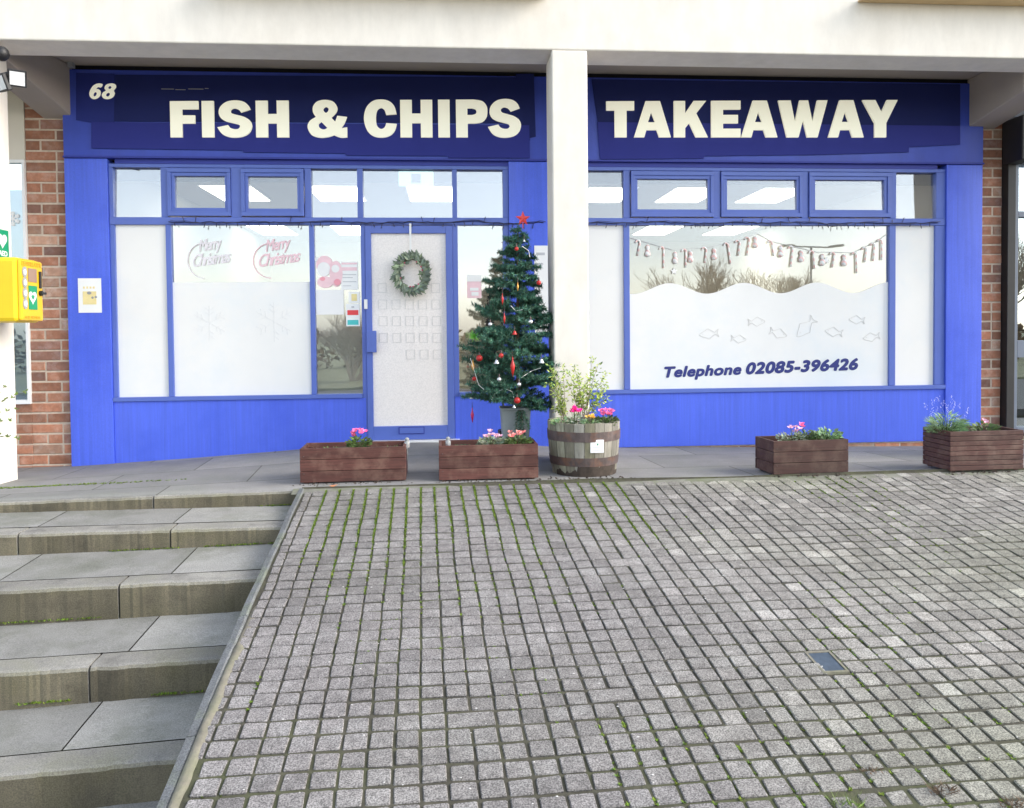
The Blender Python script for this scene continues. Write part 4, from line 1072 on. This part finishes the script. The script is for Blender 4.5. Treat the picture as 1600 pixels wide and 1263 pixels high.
planter('grooved brown planter box at the right end by the brick pier', 4.015, 4.655, -1.90, .36, -.03, .325, radians(1.5), 4, planks=8, tint=(.85, .95, 1.0))

def petals(g, c, r_, n_=5, tilt=None):
    for i in range(n_):
        a_ = 2*pi*i/n_ + R.uniform(-.3, .3); d = Vector((cos(a_), sin(a_)*.6 - .2, .5+R.uniform(-.3, .6)))
        g.leaf(c, d, r_*R.uniform(.8, 1.2), r_*.75)
def clump(name, label, cat, c, h, r_, nl, lm, fm=None, nf=0, flab=None, lw=.022, ll=.04, stems=True, fz=(.6, 1), group=None):
    T = thing(name, label, cat, tuple(c), group); c = Vector(c)
    g = MB(); st = MB()
    for i in range(nl):
        a_ = R.uniform(0, 2*pi); rr_ = r_*sqrt(R.random()); t = R.random()
        p = c + Vector((rr_*cos(a_), rr_*sin(a_)*.8, h*.75*t*(1-.5*rr_/r_)))
        d = Vector((cos(a_)*.8, sin(a_)*.8-.2, R.uniform(-.1, .9))); v = R.uniform(.55, 1.6); g.t = (v*R.uniform(.85, 1.2), v, v*R.uniform(.7, 1.1))
        g.leaf(p, d, ll*R.uniform(.7, 1.2), lw*R.uniform(.7, 1.2))
        if i % 4 == 0: st.tube([c + Vector((.3*rr_*cos(a_), .3*rr_*sin(a_), 0)), p], .0015, 3)
    g.build('leaves', lm, T)
    if fm:
        f = MB()
        for i in range(nf):
            a_ = R.uniform(0, 2*pi); rr_ = r_*.75*sqrt(R.random())
            p = c + Vector((rr_*cos(a_), rr_*sin(a_)*.6, h*R.uniform(*fz)))
            v = R.uniform(.75, 1.4); f.t = (v, v, v); petals(f, p, .028)
            st.tube([c + Vector((.2*rr_*cos(a_), 0, 0)), p], .0016, 3)
        f.build('flowers', fm, T)
    st.build('stems', 'leaf', T)
    return T
def gp(px, py, Y, z=None): p = W(px, py, Y); return (p.x, Y, z if z is not None else p.z)
mat('flower_pink', (.85, .16, .36), .6, .15, 20, attr=True); mat('flower_magenta', (.80, .02, .28), .6, .15, 20, attr=True)
mat('flower_salmon', (.86, .30, .28), .6, .15, 20, attr=True); mat('flower_pale', (.80, .45, .58), .6, .2, 20, attr=True); mat('lilac', (.62, .60, .82), .6, .15, 20, attr=True)
z1 = .215
clump('cyclamen_plant', 'pink flowering cyclamen in the left planter box', 'flower', gp(551, 0, -1.66, z1+.01), .14, .085, 170, 'leaf', 'flower_pink', 8, fz=(.7, 1.1))
clump('seedlings', 'low green seedlings at the left end of the left planter box', 'plant', gp(508, 0, -1.70, z1+.005), .04, .12, 60, 'leaf', lw=.012, ll=.02)
clump('seedlings', 'sparse seedlings at the right end of the left planter box', 'plant', gp(600, 0, -1.68, z1+.005), .035, .09, 26, 'leaf', lw=.012, ll=.018)
clump('cyclamen_plant', 'pale pink cyclamen, left of the two in the planter below the tree', 'flower', gp(762, 0, -1.66, z1+.015), .11, .10, 190, 'leaf_grey', 'flower_pale', 9, fz=(.6, 1.05))
clump('cyclamen_plant', 'red and pink cyclamen, right of the two in the planter below the tree', 'flower', gp(803, 0, -1.68, z1+.015), .11, .095, 190, 'leaf', 'flower_salmon', 9, fz=(.6, 1.0))
clump('seedlings', 'low green seedlings at the left end of the planter below the tree', 'plant', gp(718, 0, -1.70, z1+.005), .03, .11, 50, 'leaf', lw=.012, ll=.02)
clump('pansy_plant', 'pansies with pink and white flowers, leftmost in the lone planter', 'flower', gp(1238, 0, -1.72, z1+.015), .10, .12, 140, 'leaf_grey', 'flower_pale', 6, lw=.018, ll=.03, fz=(.6, 1.3))
clump('pansy_plant', 'green plant with one tall pink flower in the middle of the lone planter', 'flower', gp(1262, 0, -1.72, z1+.015), .12, .09, 200, 'leaf', 'flower_pink', 3, lw=.018, ll=.03, fz=(.9, 1.3))
mat('leaf_pale', (.20, .33, .17), .6, .25, 12, attr=True)
clump('foliage_plant', 'light green leafy plant at the right end of the lone planter', 'plant', gp(1294, 0, -1.72, z1+.015), .14, .11, 230, 'leaf_pale', lw=.026, ll=.034)
T = clump('lavender_plant', 'bushy green lavender with pale flower spikes in the far right planter', 'plant', gp(1483, 0, -1.74, .27), .24, .14, 700, 'leaf_pale', lw=.008, ll=.06)
g = MB(); cL = Vector(gp(1483, 0, -1.74, .27))
for i in range(30):
    a_ = R.uniform(0, 2*pi); q = R.uniform(.3, 1)
    tip = cL + Vector((.20*q*cos(a_), .12*q*sin(a_), R.uniform(.16, .34) - .08*q)); 
    for k_ in range(6):
        p = tip + Vector((R.uniform(-.006, .006), R.uniform(-.006, .006), -.008*k_)); v = R.uniform(.7, 1.3); g.t = (v, v, v)
        g.leaf(p, Vector((R.uniform(-1, 1), R.uniform(-1, 1), .6)), .011, .006)
g.build('flowers', 'lilac', T)
clump('foliage_plant', 'small reddish brown leafy plant at the right end of the far right planter', 'plant', gp(1543, 0, -1.72, .27), .11, .09, 80, 'leaf', 'flower_pale', 2, lw=.03, ll=.05)

# glass solar jars by the door planters
for px, Y, lb in ((627, -1.62, 'small glass lamp at the right corner of the left planter'), (692, -1.62, 'small glass lamp at the left corner of the planter below the tree')):
    c = Vector(gp(px, 0, Y, .215)); T = thing('solar_lamp', lb, 'lamp', tuple(c), 'small glass garden lamps')
    g = MB(); g.lathe([(.004, -.1), (.006, .0), (.02, .01), (.022, .05), (.014, .062)], c, 12); g.build('jar', 'clear_jar', T, smooth=True)
    g = MB(); g.lathe([(.016, .062), (.018, .078), (.008, .088)], c, 12); g.build('cap', 'grey_plastic', T)

# ------------------------------------------------------------------ half barrel
def barrel():
    c = Vector((1.100, -1.49, -.028)); H = .432
    T = thing('half_barrel', 'weathered oak half barrel planter with rusty hoops at the foot of the white column', 'barrel', tuple(c))
    def rad(t): return .262 + .034*t + .012*sin(pi*min(1, t*.9))
    g = MB(); N = 22
    for i in range(N):
        a0 = 2*pi*i/N + .006; a1 = 2*pi*(i+1)/N - .006; v = R.uniform(.65, 1.3); g.t = (v, v*R.uniform(.95, 1.05), v*R.uniform(.85, 1.1))
        k = len(g.v); K = 8; top = H + R.uniform(-.004, .004)
        for q in range(K+1):
            t = q/K; r_ = rad(t)
            for a_ in (a0, (a0+a1)/2, a1): g.v.append((c.x+r_*cos(a_), c.y+r_*sin(a_), c.z+top*t))
        for a_ in (a0, (a0+a1)/2, a1): g.v.append((c.x+(rad(1)-.028)*cos(a_), c.y+(rad(1)-.028)*sin(a_), c.z+top))
        for a_ in (a0, (a0+a1)/2, a1): g.v.append((c.x+(rad(1)-.028)*cos(a_), c.y+(rad(1)-.028)*sin(a_), c.z+top-.06))
        for q in range(K+2):
            for j_ in range(2): a_ = k+q*3+j_; g.quadf([a_, a_+1, a_+4, a_+3])
    g.build('staves', 'barrel_wood', T)
    for (t0, t1) in ((.66, .84), (.20, .36)):
        g = MB(); n_ = 48; k = 0
        for j_ in range(n_):
            a_ = 2*pi*j_/n_
            for t, o in ((t0, .001), (t0, .005), (t1, .005), (t1, .001)):
                r_ = rad(t)+o; g.v.append((c.x+r_*cos(a_), c.y+r_*sin(a_), c.z+H*t))
        for j_ in range(n_):
            for q in range(3):
                a_ = j_*4+q; b_ = ((j_+1) % n_)*4+q; g.quadf([a_, b_, b_+1, a_+1])
        g.build('hoop', 'hoop', T, smooth=False)
    # rotten dark lower edge, ragged outline with its own thickness
    g = MB(); n_ = 60
    for j_ in range(n_+1):
        a_ = -pi*.86 + (pi*.80)*j_/n_; u = j_/n_
        h = .055 + .05*max(0, noise.noise((u*9, 1, 0))) + .03*noise.noise((u*31, 4, 0)) + (.035 if .3 < u < .85 else -.02)
        h = max(.012, min(.105, h)); r_ = rad(h/2/H)+.0035
        for z_, o in ((0, 0), (h, .0)): g.v.append((c.x+(rad(z_/H)+.0035)*cos(a_), c.y+(rad(z_/H)+.0035)*sin(a_), c.z+z_))
    for j_ in range(n_): a_ = j_*2; g.quadf([a_, a_+2, a_+3, a_+1])
    g.build('rotten_edge', 'rot', T)
    g = MB(); g.lathe([(.02, H-.03), (.26, H-.035)], c, 24); g.build('soil', 'soil', T)
    # label plate on the staves
    g = MB(); p0 = W(922, 708, c.y-.285); p1 = W(943, 687, c.y-.285); g.box(p0.x, p1.x, c.y-.297, c.y-.291, p0.z, p1.z); pl = g.build('plate', 'white', T, bevel=.004)
    g = MB(); pm = W(933, 694, c.y-.29); g.leaf(Vector((pm.x, c.y-.2985, pm.z-.012)), Vector((.3, 0, 1)), .022, .012, Vector((0, 1, 0)), 0); g.build('print', 'green_sign', pl)
    g = MB()
    for i in range(3): g.box(p0.x+.02, p1.x-.02, c.y-.2985, c.y-.2972, p0.z+.02+i*.012, p0.z+.023+i*.012)
    g.build('print', 'pale_grey', pl)
    z_ = c.z+H-.03
    clump('cyclamen_plant', 'deep magenta cyclamen at the left side of the barrel', 'flower', gp(894, 0, -1.66, z_), .15, .06, 70, 'leaf_grey', 'flower_magenta', 11, fz=(.75, 1.05))
    clump('cyclamen_plant', 'bright pink cyclamen at the right side of the barrel', 'flower', gp(945, 0, -1.66, z_), .12, .075, 90, 'leaf', 'flower_pink', 14, fz=(.7, 1.05))
    clump('pansy_plant', 'yellow pansy in the middle of the barrel', 'flower', gp(918, 0, -1.69, z_), .10, .05, 50, 'leaf_pale', 'petal_yellow', 6, fz=(.6, 1.05))
    clump('foliage_plant', 'low green and white variegated plant at the left rim of the barrel', 'plant', gp(873, 0, -1.62, z_), .09, .075, 120, 'leaf_pale', lw=.014, ll=.04)
    # thin shrub
    S = thing('shrub', 'thin yellow-green variegated shrub growing out of the barrel', 'shrub', (c.x, c.y, z_)); st = MB(); lf = MB(); rr = random.Random(21)
    tips = [(868,585),(880,576),(897,573),(905,590),(925,560),(934,572),(947,585),(946,605),(888,600),(912,605),(872,612),(868,640),(950,622),(930,600),(900,620),(860,575),(858,600),(921,590),(938,618),(880,630),(890,585)]
    for (px, py) in tips:
        Yt = c.y + rr.uniform(-.14, .14); tip = W(px, py, Yt); base = Vector((c.x + rr.uniform(-.03, .03), c.y+rr.uniform(-.03, .03), z_))
        if px < 885: base.x -= .15
        mid = base.lerp(tip, .5) + Vector((rr.uniform(-.03, .03), 0, .06)); P = []
        for i in range(9):
            t = i/8; P.append(base*(1-t)**2 + mid*2*t*(1-t) + tip*t*t)
        st.tube(P, .0045, 4, .0015)
        for i in range(3, 9):
            for k_ in range(9):
                d = Vector((rr.uniform(-1, 1), rr.uniform(-1, .6), rr.uniform(-.3, 1))); v = rr.uniform(.55, 1.25); lf.t = (v, v*rr.uniform(.9, 1.1), v*rr.uniform(.6, 1.6))
                if rr.random() < .25: lf.t = (v*.35, v*.5, v*.4)
                lf.leaf(P[i] + Vector((rr.uniform(-.02, .02), rr.uniform(-.02, .02), rr.uniform(-.03, .02))), d, rr.uniform(.022, .042), rr.uniform(.011, .018))
    st.build('stems', 'twig', S); lf.build('leaves', 'leaf_yellow', S)
barrel()

# ------------------------------------------------------------------ defibrillator cabinet and things on the left column
def cabinet():
    X1 = -3.405; X0 = -3.741; Ya, Yb = -1.385, -1.02; z0, z1_ = 1.255, 1.775
    T = thing('defibrillator_cabinet', 'bright yellow defibrillator cabinet fixed to the left white column', 'cabinet', (X0, Ya, z0))
    g = MB(); g.box(X0, X1-.02, Ya, Yb, z0, z1_); g.build('body', 'yellow', T, bevel=.035)
    g = MB(); g.box(X1-.035, X1, Ya+.012, Yb-.004, z0+.012, z1_-.012); dr = g.build('door', 'yellow_deep', T, bevel=.02)
    def on(ya, yb, za, zb, m_, nm, th=.004, par=dr, o=0, bev=0):
        g = MB(); g.box(X1+o, X1+o+th, ya, yb, za, zb); return g.build(nm, m_, par, bevel=bev)
    W_ = Yb-Ya
    on(Ya+W_*.34, Ya+W_*.70, 1.585, 1.695, 'window_brown', 'viewing_window', .003, o=.0005)
    g = on(Ya+W_*.34, Ya+W_*.70, 1.36, 1.555, 'green_sign', 'heart_sign', .003, o=.0005)
    def heart(cy, cz, s_, m_, th=.002, o=.004, par=dr, X=X1):
        P = []
        for i in range(30):
            t = 2*pi*i/30; P.append((cy + s_*.06*16*sin(t)**3, cz + s_*.06*(13*cos(t)-5*cos(2*t)-2*cos(3*t)-cos(4*t))))
        return shapes('heart', m_, [P], lambda a_, b_, z: (X+o+z, a_, b_), th, par)
    heart(Ya+W_*.50, 1.462, .062, 'white'); heart(Ya+W_*.50, 1.462, .025, 'green_sign', .002, .006)
    # four round pictograms in a grey strip
    for i in range(4):
        cz = 1.66-.085*i; cy = Ya+W_*.19
        P = [(cy+.036*cos(2*pi*k_/18), cz+.044*sin(2*pi*k_/18)) for k_ in range(18)]
        shapes('pictogram', 'grey_plastic', [P], lambda a_, b_, z: (X1+.003+z, a_, b_), .003, dr)
        P = [(cy+.022*cos(2*pi*k_/5), cz+.026*sin(2*pi*k_/5)) for k_ in range(5)]
        shapes('pictogram', 'white', [P], lambda a_, b_, z: (X1+.006+z, a_, b_), .002, dr)
    g = MB(); g.box(X1, X1+.012, Yb-.075, Yb-.045, 1.54, 1.68); g.build('keypad', 'black', dr, bevel=.003)
    g = MB(); g.lathe([(.022, 0), (.022, .02)], (0, 0, 0), 12); g.v = [(X1+z, Yb-.06+x, 1.50+y) for x, y, z in g.v]; g.box(X1+.012, X1+.03, Yb-.085, Yb-.01, 1.49, 1.51); g.build('handle', 'black', dr)
    mat('orange_text', (.72, .33, .02), .5, .03, 5)
    text('lettering', 'orange_text', 'DEFIBRILLATOR', .05, lambda x, y, z: (X1+.002+z, Ya+.03+x, 1.712+y), .002, .0008, 0, 1, dr, width=.30)
    text('lettering', 'orange_text', 'HEART RESTARTER', .026, lambda x, y, z: (X1+.002+z, Ya+.06+x, 1.288+y), .002, .0004, 0, 1, dr, width=.24)
    # green sign above, flat on the column side
    S = thing('defibrillator_sign', 'green first aid sign with white heart above the yellow cabinet', 'sign', (-3.741, -1.21, 1.80))
    g = MB(); g.box(-3.741, -3.737, -1.24, -.90, 1.80, 2.04); g.build('plate', 'green_sign', S)
    P = []
    for i in range(30):
        t = 2*pi*i/30; P.append((-1.0 + .07*.06*16*sin(t)**3, 1.95 + .07*.06*(13*cos(t)-5*cos(2*t)-2*cos(3*t)-cos(4*t))))
    shapes('heart', 'white', [P], lambda a_, b_, z: (-3.735+z, a_, b_), .003, S)
    text('lettering', 'white', 'AED', .06, lambda x, y, z: (-3.735+z, -1.06+x, 1.82+y), .003, .001, 0, 1, S, width=.13)
cabinet()
# sign edge on the camera side
def floodlight(px, py, lab, turn, s_=.13):
    c = W(px, py, -1.30); T = thing('floodlight', lab, 'floodlight', tuple(c), 'floodlights on the left column')
    m_ = Matrix.Translation(c) @ Matrix.Rotation(turn, 4, 'Z') @ Matrix.Rotation(radians(20), 4, 'X')
    g = MB(); g.box(-s_/2, s_/2, 0, .04, -s_/2, s_/2, m_); g.build('housing', 'black', T, bevel=.006)
    g = MB(); g.box(-s_/2+.013, s_/2-.013, -.003, -.0005, -s_/2+.013, s_/2-.013, m_); g.build('lens', mat('lens_'+lab[:4], (.75, .76, .78), .2, .15, 30), T)
    g = MB(); g.tube([m_ @ Vector((0, .04, 0)), m_ @ Vector((-.05, .1, .03)), Vector((-3.742, -1.15, c.z+.05))], .012, 6); g.build('arm', 'black', T)
floodlight(27, 123, 'black framed square floodlight aimed sideways under the canopy, the right one', radians(28))
floodlight(1, 130, 'square floodlight partly out of frame at the top left corner', radians(-35))
c = W(2, 84, -1.28); g = MB(); g.sphere(c, .06, 12, (1, 1, 1)); g.tube([c, c+Vector((-.2, .1, .08))], .02, 6)
one(g, 'security_camera', 'black', 'black dome camera under the beam at the top left corner', 'camera', at=c, smooth=True)
c = W(115, 101, -.06); g = MB(); g.box(c.x-.03, c.x+.015, -.12, -.06, c.z-.04, c.z+.03); g.tube([(c.x-.05, -.1, c.z+.05), (c.x-.1, -.35, c.z+.06)], .012, 6)
one(g, 'junction_box', 'grey_plastic', 'small grey junction box where the left bracket meets the fascia', 'junction box', at=c)

# ------------------------------------------------------------------ neighbouring shops
N1 = thing('neighbouring_shop_front', 'white framed shop window with cream panel, cut off at the left edge', 'shop front', (-4.3, 0, 0))
g = MB(); g.box(-7, -4.037, -.01, .05, 2.835, 3.52); g.build('panel', mat('cream_panel', (.70, .64, .54), .6, .04, 3), N1)
g = MB(); g.box(-4.062, -4.037, -.03, .05, .49, 2.83); g.box(-7, -4.063, -.03, .05, .49, .53); g.box(-7, -4.063, -.03, .05, 2.80, 2.83); g.build('frame', 'white', N1)
g = MB(); g.box(-7, -4.063, .0, .006, .531, 2.80); g.build('pane', 'glass_plain', N1)
g = MB(); g.box(-7, -4.063, .02, .025, .531, 2.55); g.build('blind', mat('blind', (.60, .72, .82), .7, .05, 2), N1)
N2 = thing('neighbouring_shop_front', 'black and grey framed glazed shop front at the right edge', 'shop front', (6.2, 0, 0))
g = MB(); g.box(5.838, 5.925, -.09, .1, -.2, 3.3); g.build('post', 'black', N2, bevel=.004)
g = MB(); g.box(5.926, 5.985, -.05, .08, .03, 3.35); g.box(5.986, 8, -.05, .08, 2.30, 2.36); g.box(5.986, 8, -.05, .08, .82, 1.0); g.box(5.986, 8, -.05, .08, .02, .08); g.build('frame', 'door_steel', N2, bevel=.003)
g = MB(); g.box(5.986, 8, .0, .006, .081, 2.30); g.box(5.986, 8, .0, .006, 2.361, 2.86); g.build('pane', 'glass_plain', N2)
g = MB(); g.box(5.80, 5.955, -.34, -.06, 2.84, 3.29); g.build('shutter_box', 'black', N2, bevel=.008)
g = MB()
for i in range(2):
    for j_ in range(3): g.sphere((5.83+.06*i, -.342, 2.97+.08*j_), .008, 6)
g.build('rivets', 'hoop', N2)
g = MB(); g.box(5.957, 8, -.2, .0, 2.87, 3.50); g.build('fascia', mat('pale_blue', (.40, .50, .66), .4, .05, 2), N2)
g = MB(); g.box(5.986, 8, 1.2, 1.3, -.2, 3.5); g.build('inner_wall', 'dark_gap', N2)

# ------------------------------------------------------------------ small things on the ground
c0 = Vector((1.695, -4.545, z_ramp(-4.6))); zc = z_ramp(-4.60)
T = thing('drain_cover', 'small square blue grey cover set in the paved ramp', 'cover', (1.69, -4.55, zc))
def rampbox(g, c0_, c1_, s0, s1, dz0, dz1):
    P = []
    for dz in (dz0, dz1):
        for c_, s_ in ((c0_, s0), (c1_, s0), (c1_, s1), (c0_, s1)):
            X, Y = sv(s_, c_); P.append((X, Y, z_ramp(s_)+dz+.012*noise.noise((X*.9, Y*.9, 3))))
    g.hexa(P)
cc = 1.535; ss = -4.60
g = MB(); rampbox(g, cc-.05, cc+.05, ss-.076, ss+.076, -.03, -.001); g.build('lid', 'cover_blue', T)
g = MB()
for a_, b_, d_, e_ in ((-.062, -.051, -.09, .09), (.051, .062, -.09, .09), (-.051, .051, .077, .09), (-.051, .051, -.09, -.077)): rampbox(g, cc+a_, cc+b_, ss+d_, ss+e_, -.03, .0025)
g.build('rim', 'haunch', T)
# moss in the joints
g = MB(); rr = random.Random(8)
def tuft(x, y, z, r_, n_, h):
    for _ in range(n_):
        a_ = rr.uniform(0, 2*pi); d = Vector((cos(a_)*r_, sin(a_)*r_, h*rr.uniform(.4, 1))); p = Vector((x+rr.uniform(-r_, r_)*.5, y+rr.uniform(-r_, r_)*.5, z))
        s_ = Vector((-sin(a_), cos(a_), 0))*.0035; v = rr.uniform(.6, 1.7); g.t = (v*rr.uniform(.8, 1.3), v, v*.8); g.tri(p-s_, p+s_, p+d)
for ci in range(0, 90):
    c_ = -1.3 + .1*ci
    st_ = noise.noise((c_*2.1, 3.3, 0))
    s_ = -1.99
    while s_ > -6.2:
        X, Y = sv(s_, c_); dens = 0
        if -1.0 < X < 1.35: dens = max(0, 1 - (-s_-2.0)/(1.0+1.1*(.5+st_)))*1.8
        dens += max(0, noise.noise((X*1.2, Y*1.2, 7))-.12)*.9
        if X > .5 and Y < -4.9: dens += .15
        if c_ > -1.1 and rr.random() < dens*.85 and Y < y_edge(X)-.03:
            tuft(X, Y, z_ramp(s_)-.005+.012*noise.noise((X*.9, Y*.9, 3)), .011, 10, .009 if Y < -2.9 else .015)
        s_ -= .011
for ri in range(60):
    s_ = -2.0 - .1*ri
    c_ = -1.05
    while c_ < 3.5:
        X, Y = sv(s_, c_)
        if rr.random() < max(0, noise.noise((X*1.5, Y*1.5, 17))-.2)*.5: tuft(X, Y, z_ramp(s_)-.006+.012*noise.noise((X*.9, Y*.9, 3)), .008, 6, .008)
        c_ += .015
for i in range(900):                               # along the slab joint and foot of the left column
    x = -4.6 + rr.random()**1.0*2.5; y = -1.38 + rr.gauss(0, .018)
    if rr.random() < 1.2*max(0, (-2.1-x)/2.3)**.7: tuft(x, y, z_pave(x, y)-.002, .012, 5, .014)
for (s_r, zb_, sl_) in ((-1.947, -.143, .0), (-2.551, -.27, .0), (-3.267, -.465, .0), (-3.916, -.65, .0)):
    for i in range(520):
        c_ = -1.2 - rr.random()*2.6
        if noise.noise((c_*2, s_r, 5)) < -.05: continue
        X, Y = sv(s_r - .008 + rr.gauss(0, .006), c_); tuft(X, Y, zb_ + .010 + (-1.15-c_)*(-.012), .009, 3, .012)
struct(g.build('moss', 'moss'), 'stuff')
# grass tufts and litter at the bottom right
def grass(px, py, label, n_=46, h=.07, mm='leaf'):
    # intersection of the survey ray with the ramp surface, kept as plain numbers
    r = ROT @ Vector(((px-CXp)/F, -(py-CYp)/F, -1)); t = (.133*8 - CAM.z + .0285*0 + .0)/1
    lo, hi = 1.0, 9.0
    for _ in range(40):
        m_ = (lo+hi)/2; p = CAM + r*m_; s_ = -p.x*sin(A2)*-1*0 + (p.y*cos(A2) - p.x*sin(A2))
        if p.z > z_ramp(s_): lo = m_
        else: hi = m_
    p = CAM + r*lo; g = MB()
    for i in range(n_):
        a_ = R.uniform(0, 2*pi); q = p + Vector((R.uniform(-.05, .05), R.uniform(-.02, .02), -.006)); d = Vector((cos(a_)*.6, sin(a_)*.6, R.uniform(.2, 1)))
        v = R.uniform(.6, 2.2); g.t = (v*1.1, v, v*.6); g.leaf(q, d, h*R.uniform(.4, 1), .004)
    one(g, 'grass_tuft', mm, label, 'grass', at=p)
grass(1322, 1258, 'small green grass tuft in a joint at the lower right of the ramp')
grass(1475, 1236, 'dark dry weed clump in the joints at the lower right corner', 60, .06, 'bark')
grass(1362, 1205, 'small dark weed between stones above the grass tuft', 26, .04, 'bark')
grass(1585, 1258, 'dry weeds in the joints at the bottom right corner of the picture', 60, .05, 'bark')
for px, X_, Y_, lb in ((508, None, -1.93, 'fallen orange brown leaf under the left planter'),):
    p = W(px, 0, Y_); g = MB(); z_ = z_pave(p.x, Y_)+.012
    g.leaf(Vector((p.x-.03, Y_, z_)), Vector((1, .1, .1)), .07, .05, Vector((0, 0, 1)), .5)
    one(g, 'fallen_leaf', mat('leaf_orange', (.55, .22, .10), .7, .2, 20), lb, 'leaf', at=(p.x, Y_, z_))
# pale grit and chips scattered over the stones
g = MB()
for i in range(420):
    s_ = -2.05 - 4*R.random(); c_ = R.uniform(-.95, 4.5); X, Y = sv(s_, c_); z_ = z_ramp(s_)+.004+.012*noise.noise((X*.9, Y*.9, 3)); r_ = R.uniform(.0015, .004)
    g.sphere((X, Y, z_), r_, 5, (1.4, 1, .6))
struct(g.build('grit', 'etched'), 'stuff')
g = MB()
for (xa, xb, yf) in ((-1.165, -.355, -1.81), (-.098, .68, -1.84), (2.545, 3.185, -1.89), (4.015, 4.655, -1.91), (.8, 1.4, -1.80)):
    for i in range(60):
        x = R.uniform(xa-.05, xb+.05); y = yf - abs(R.gauss(0, .03)); z_ = z_pave(x, max(y, y_edge(x)+.001)); r_ = R.uniform(.002, .007)
        if R.random() < .3: g.leaf(Vector((x, y, z_+.004)), Vector((R.uniform(-1, 1), R.uniform(-1, 1), .2)), .03, .016)
        else: g.sphere((x, y, z_+r_*.3), r_, 5, (1.3, 1, .6))
struct(g.build('soil_crumbs', 'soil'), 'stuff')
# trailing shrub at the left edge, in front of the column
T = thing('trailing_shrub', 'green trailing shrub sprigs reaching in from the left edge by the column', 'shrub', (-3.75, -1.5, .2)); st = MB(); lf = MB(); rr = random.Random(4)
base = Vector((-4.05, -1.55, .35))
for tip in ((40, 612), (20, 622), (26, 640), (14, 658), (27, 685), (10, 682), (8, 605)):
    tp = W(tip[0], tip[1], -1.5 + rr.uniform(-.08, .08)); mid = base.lerp(tp, .5) + Vector((0, 0, .05)); P = [base*(1-t)**2 + mid*2*t*(1-t) + tp*t*t for t in [i/10 for i in range(11)]]
    st.tube(P, .003, 4, .001)
    for p in P[3:]:
        for k_ in range(5):
            v = rr.uniform(.7, 2.2); lf.t = (v*1.1, v, v*.7); lf.leaf(p, Vector((rr.uniform(-1, 1), rr.uniform(-.5, .5), rr.uniform(-.4, 1))), rr.uniform(.02, .035), .014)
st.build('stems', 'twig', T); lf.build('leaves', 'leaf', T)

# ------------------------------------------------------------------ street side behind the camera, seen in the reflections
def bare_tree(x, y, h, seed, label, spread=.45, multi=1, m_='twig'):
    rr = random.Random(seed); T = thing('bare_tree', label, 'tree', (x, y, -.7), 'bare trees reflected in the windows'); tr = MB(); cr = MB()
    def grow(p, d, L_, r_, lev):
        q = p + d*L_; mid = p.lerp(q, .5) + Vector((rr.uniform(-1, 1), rr.uniform(-1, 1), 0))*L_*.06
        (tr if lev == 0 else cr).tube([p, mid, q], r_, 5 if lev < 2 else 3, r_*.65, cap=False)
        if lev >= 6 or r_ < .006: return
        for i in range(3 if lev < 5 else 2):
            nd = (d + Vector((rr.uniform(-1, 1), rr.uniform(-1, 1), rr.uniform(-.25, .75)))*spread*1.35).normalized()
            grow(p.lerp(q, rr.uniform(.6, 1)), nd, L_*rr.uniform(.62, .85), r_*.62, lev+1)
    for k_ in range(multi):
        d = Vector((rr.uniform(-.35, .35), rr.uniform(-.35, .35), 1)).normalized() if multi > 1 else Vector((0, 0, 1))
        grow(Vector((x+rr.uniform(-.2, .2)*(multi > 1), y, -.7)), d, h*.26, h*.02, 0)
    tr.build('trunk', m_, T); cr.build('crown', m_, T)
bare_tree(11.4, -26, 6.3, 1, 'bare bushy tree reflected in the middle of the big right window', multi=3)
bare_tree(14.2, -27, 6.2, 2, 'leafless tree reflected right of the middle in the big right window', multi=3)
bare_tree(15.9, -25, 4.6, 3, 'leafless shrub-like tree reflected at the right of the big right window', multi=4)
bare_tree(-3.6, -22, 3.3, 4, 'brown twiggy bush reflected in the narrow pane left of the door', spread=.62, multi=9)
bare_tree(27, -30, 8, 6, 'bare tree reflected in the glazing at the right edge', multi=3)
T = thing('street_lamp', 'double armed street lamp reflected in the big right window', 'street lamp', (16.9, -28, -.7))
g = MB(); g.tube([(16.9, -28, -.7), (16.9, -28, 4.9)], .06, 8, .045); g.build('pole', 'grey_plastic', T)
for s_ in (-1, 1):
    g = MB(); g.tube([(16.9, -28, 4.9), (16.9+s_*1.1, -28, 5.0)], .035, 6); g.build('arm', 'grey_plastic', T)
    g = MB(); g.box(16.9+s_*1.2-.3, 16.9+s_*1.2+.3, -28.1, -27.9, 4.96, 5.05); g.build('lantern', 'grey_plastic', T, bevel=.02)
g = MB(); rr = random.Random(9)
for i in range(9000):
    x = rr.uniform(-60, 70); z_ = rr.uniform(-.7, 1.1+.5*noise.noise((x*.15, 0, 0))); v = rr.uniform(.5, 1.6); g.t = (v*1.3, v, v*.7)
    g.leaf(Vector((x, -34+rr.uniform(-.8, .8), z_)), Vector((rr.uniform(-1, 1), rr.uniform(-1, 1), rr.uniform(-.3, 1))), rr.uniform(.2, .5), .25)
one(g, 'hedge', 'hedge', 'long low hedge across the road, reflected in the lower window panes', 'hedge', at=(0, -34, -.7))
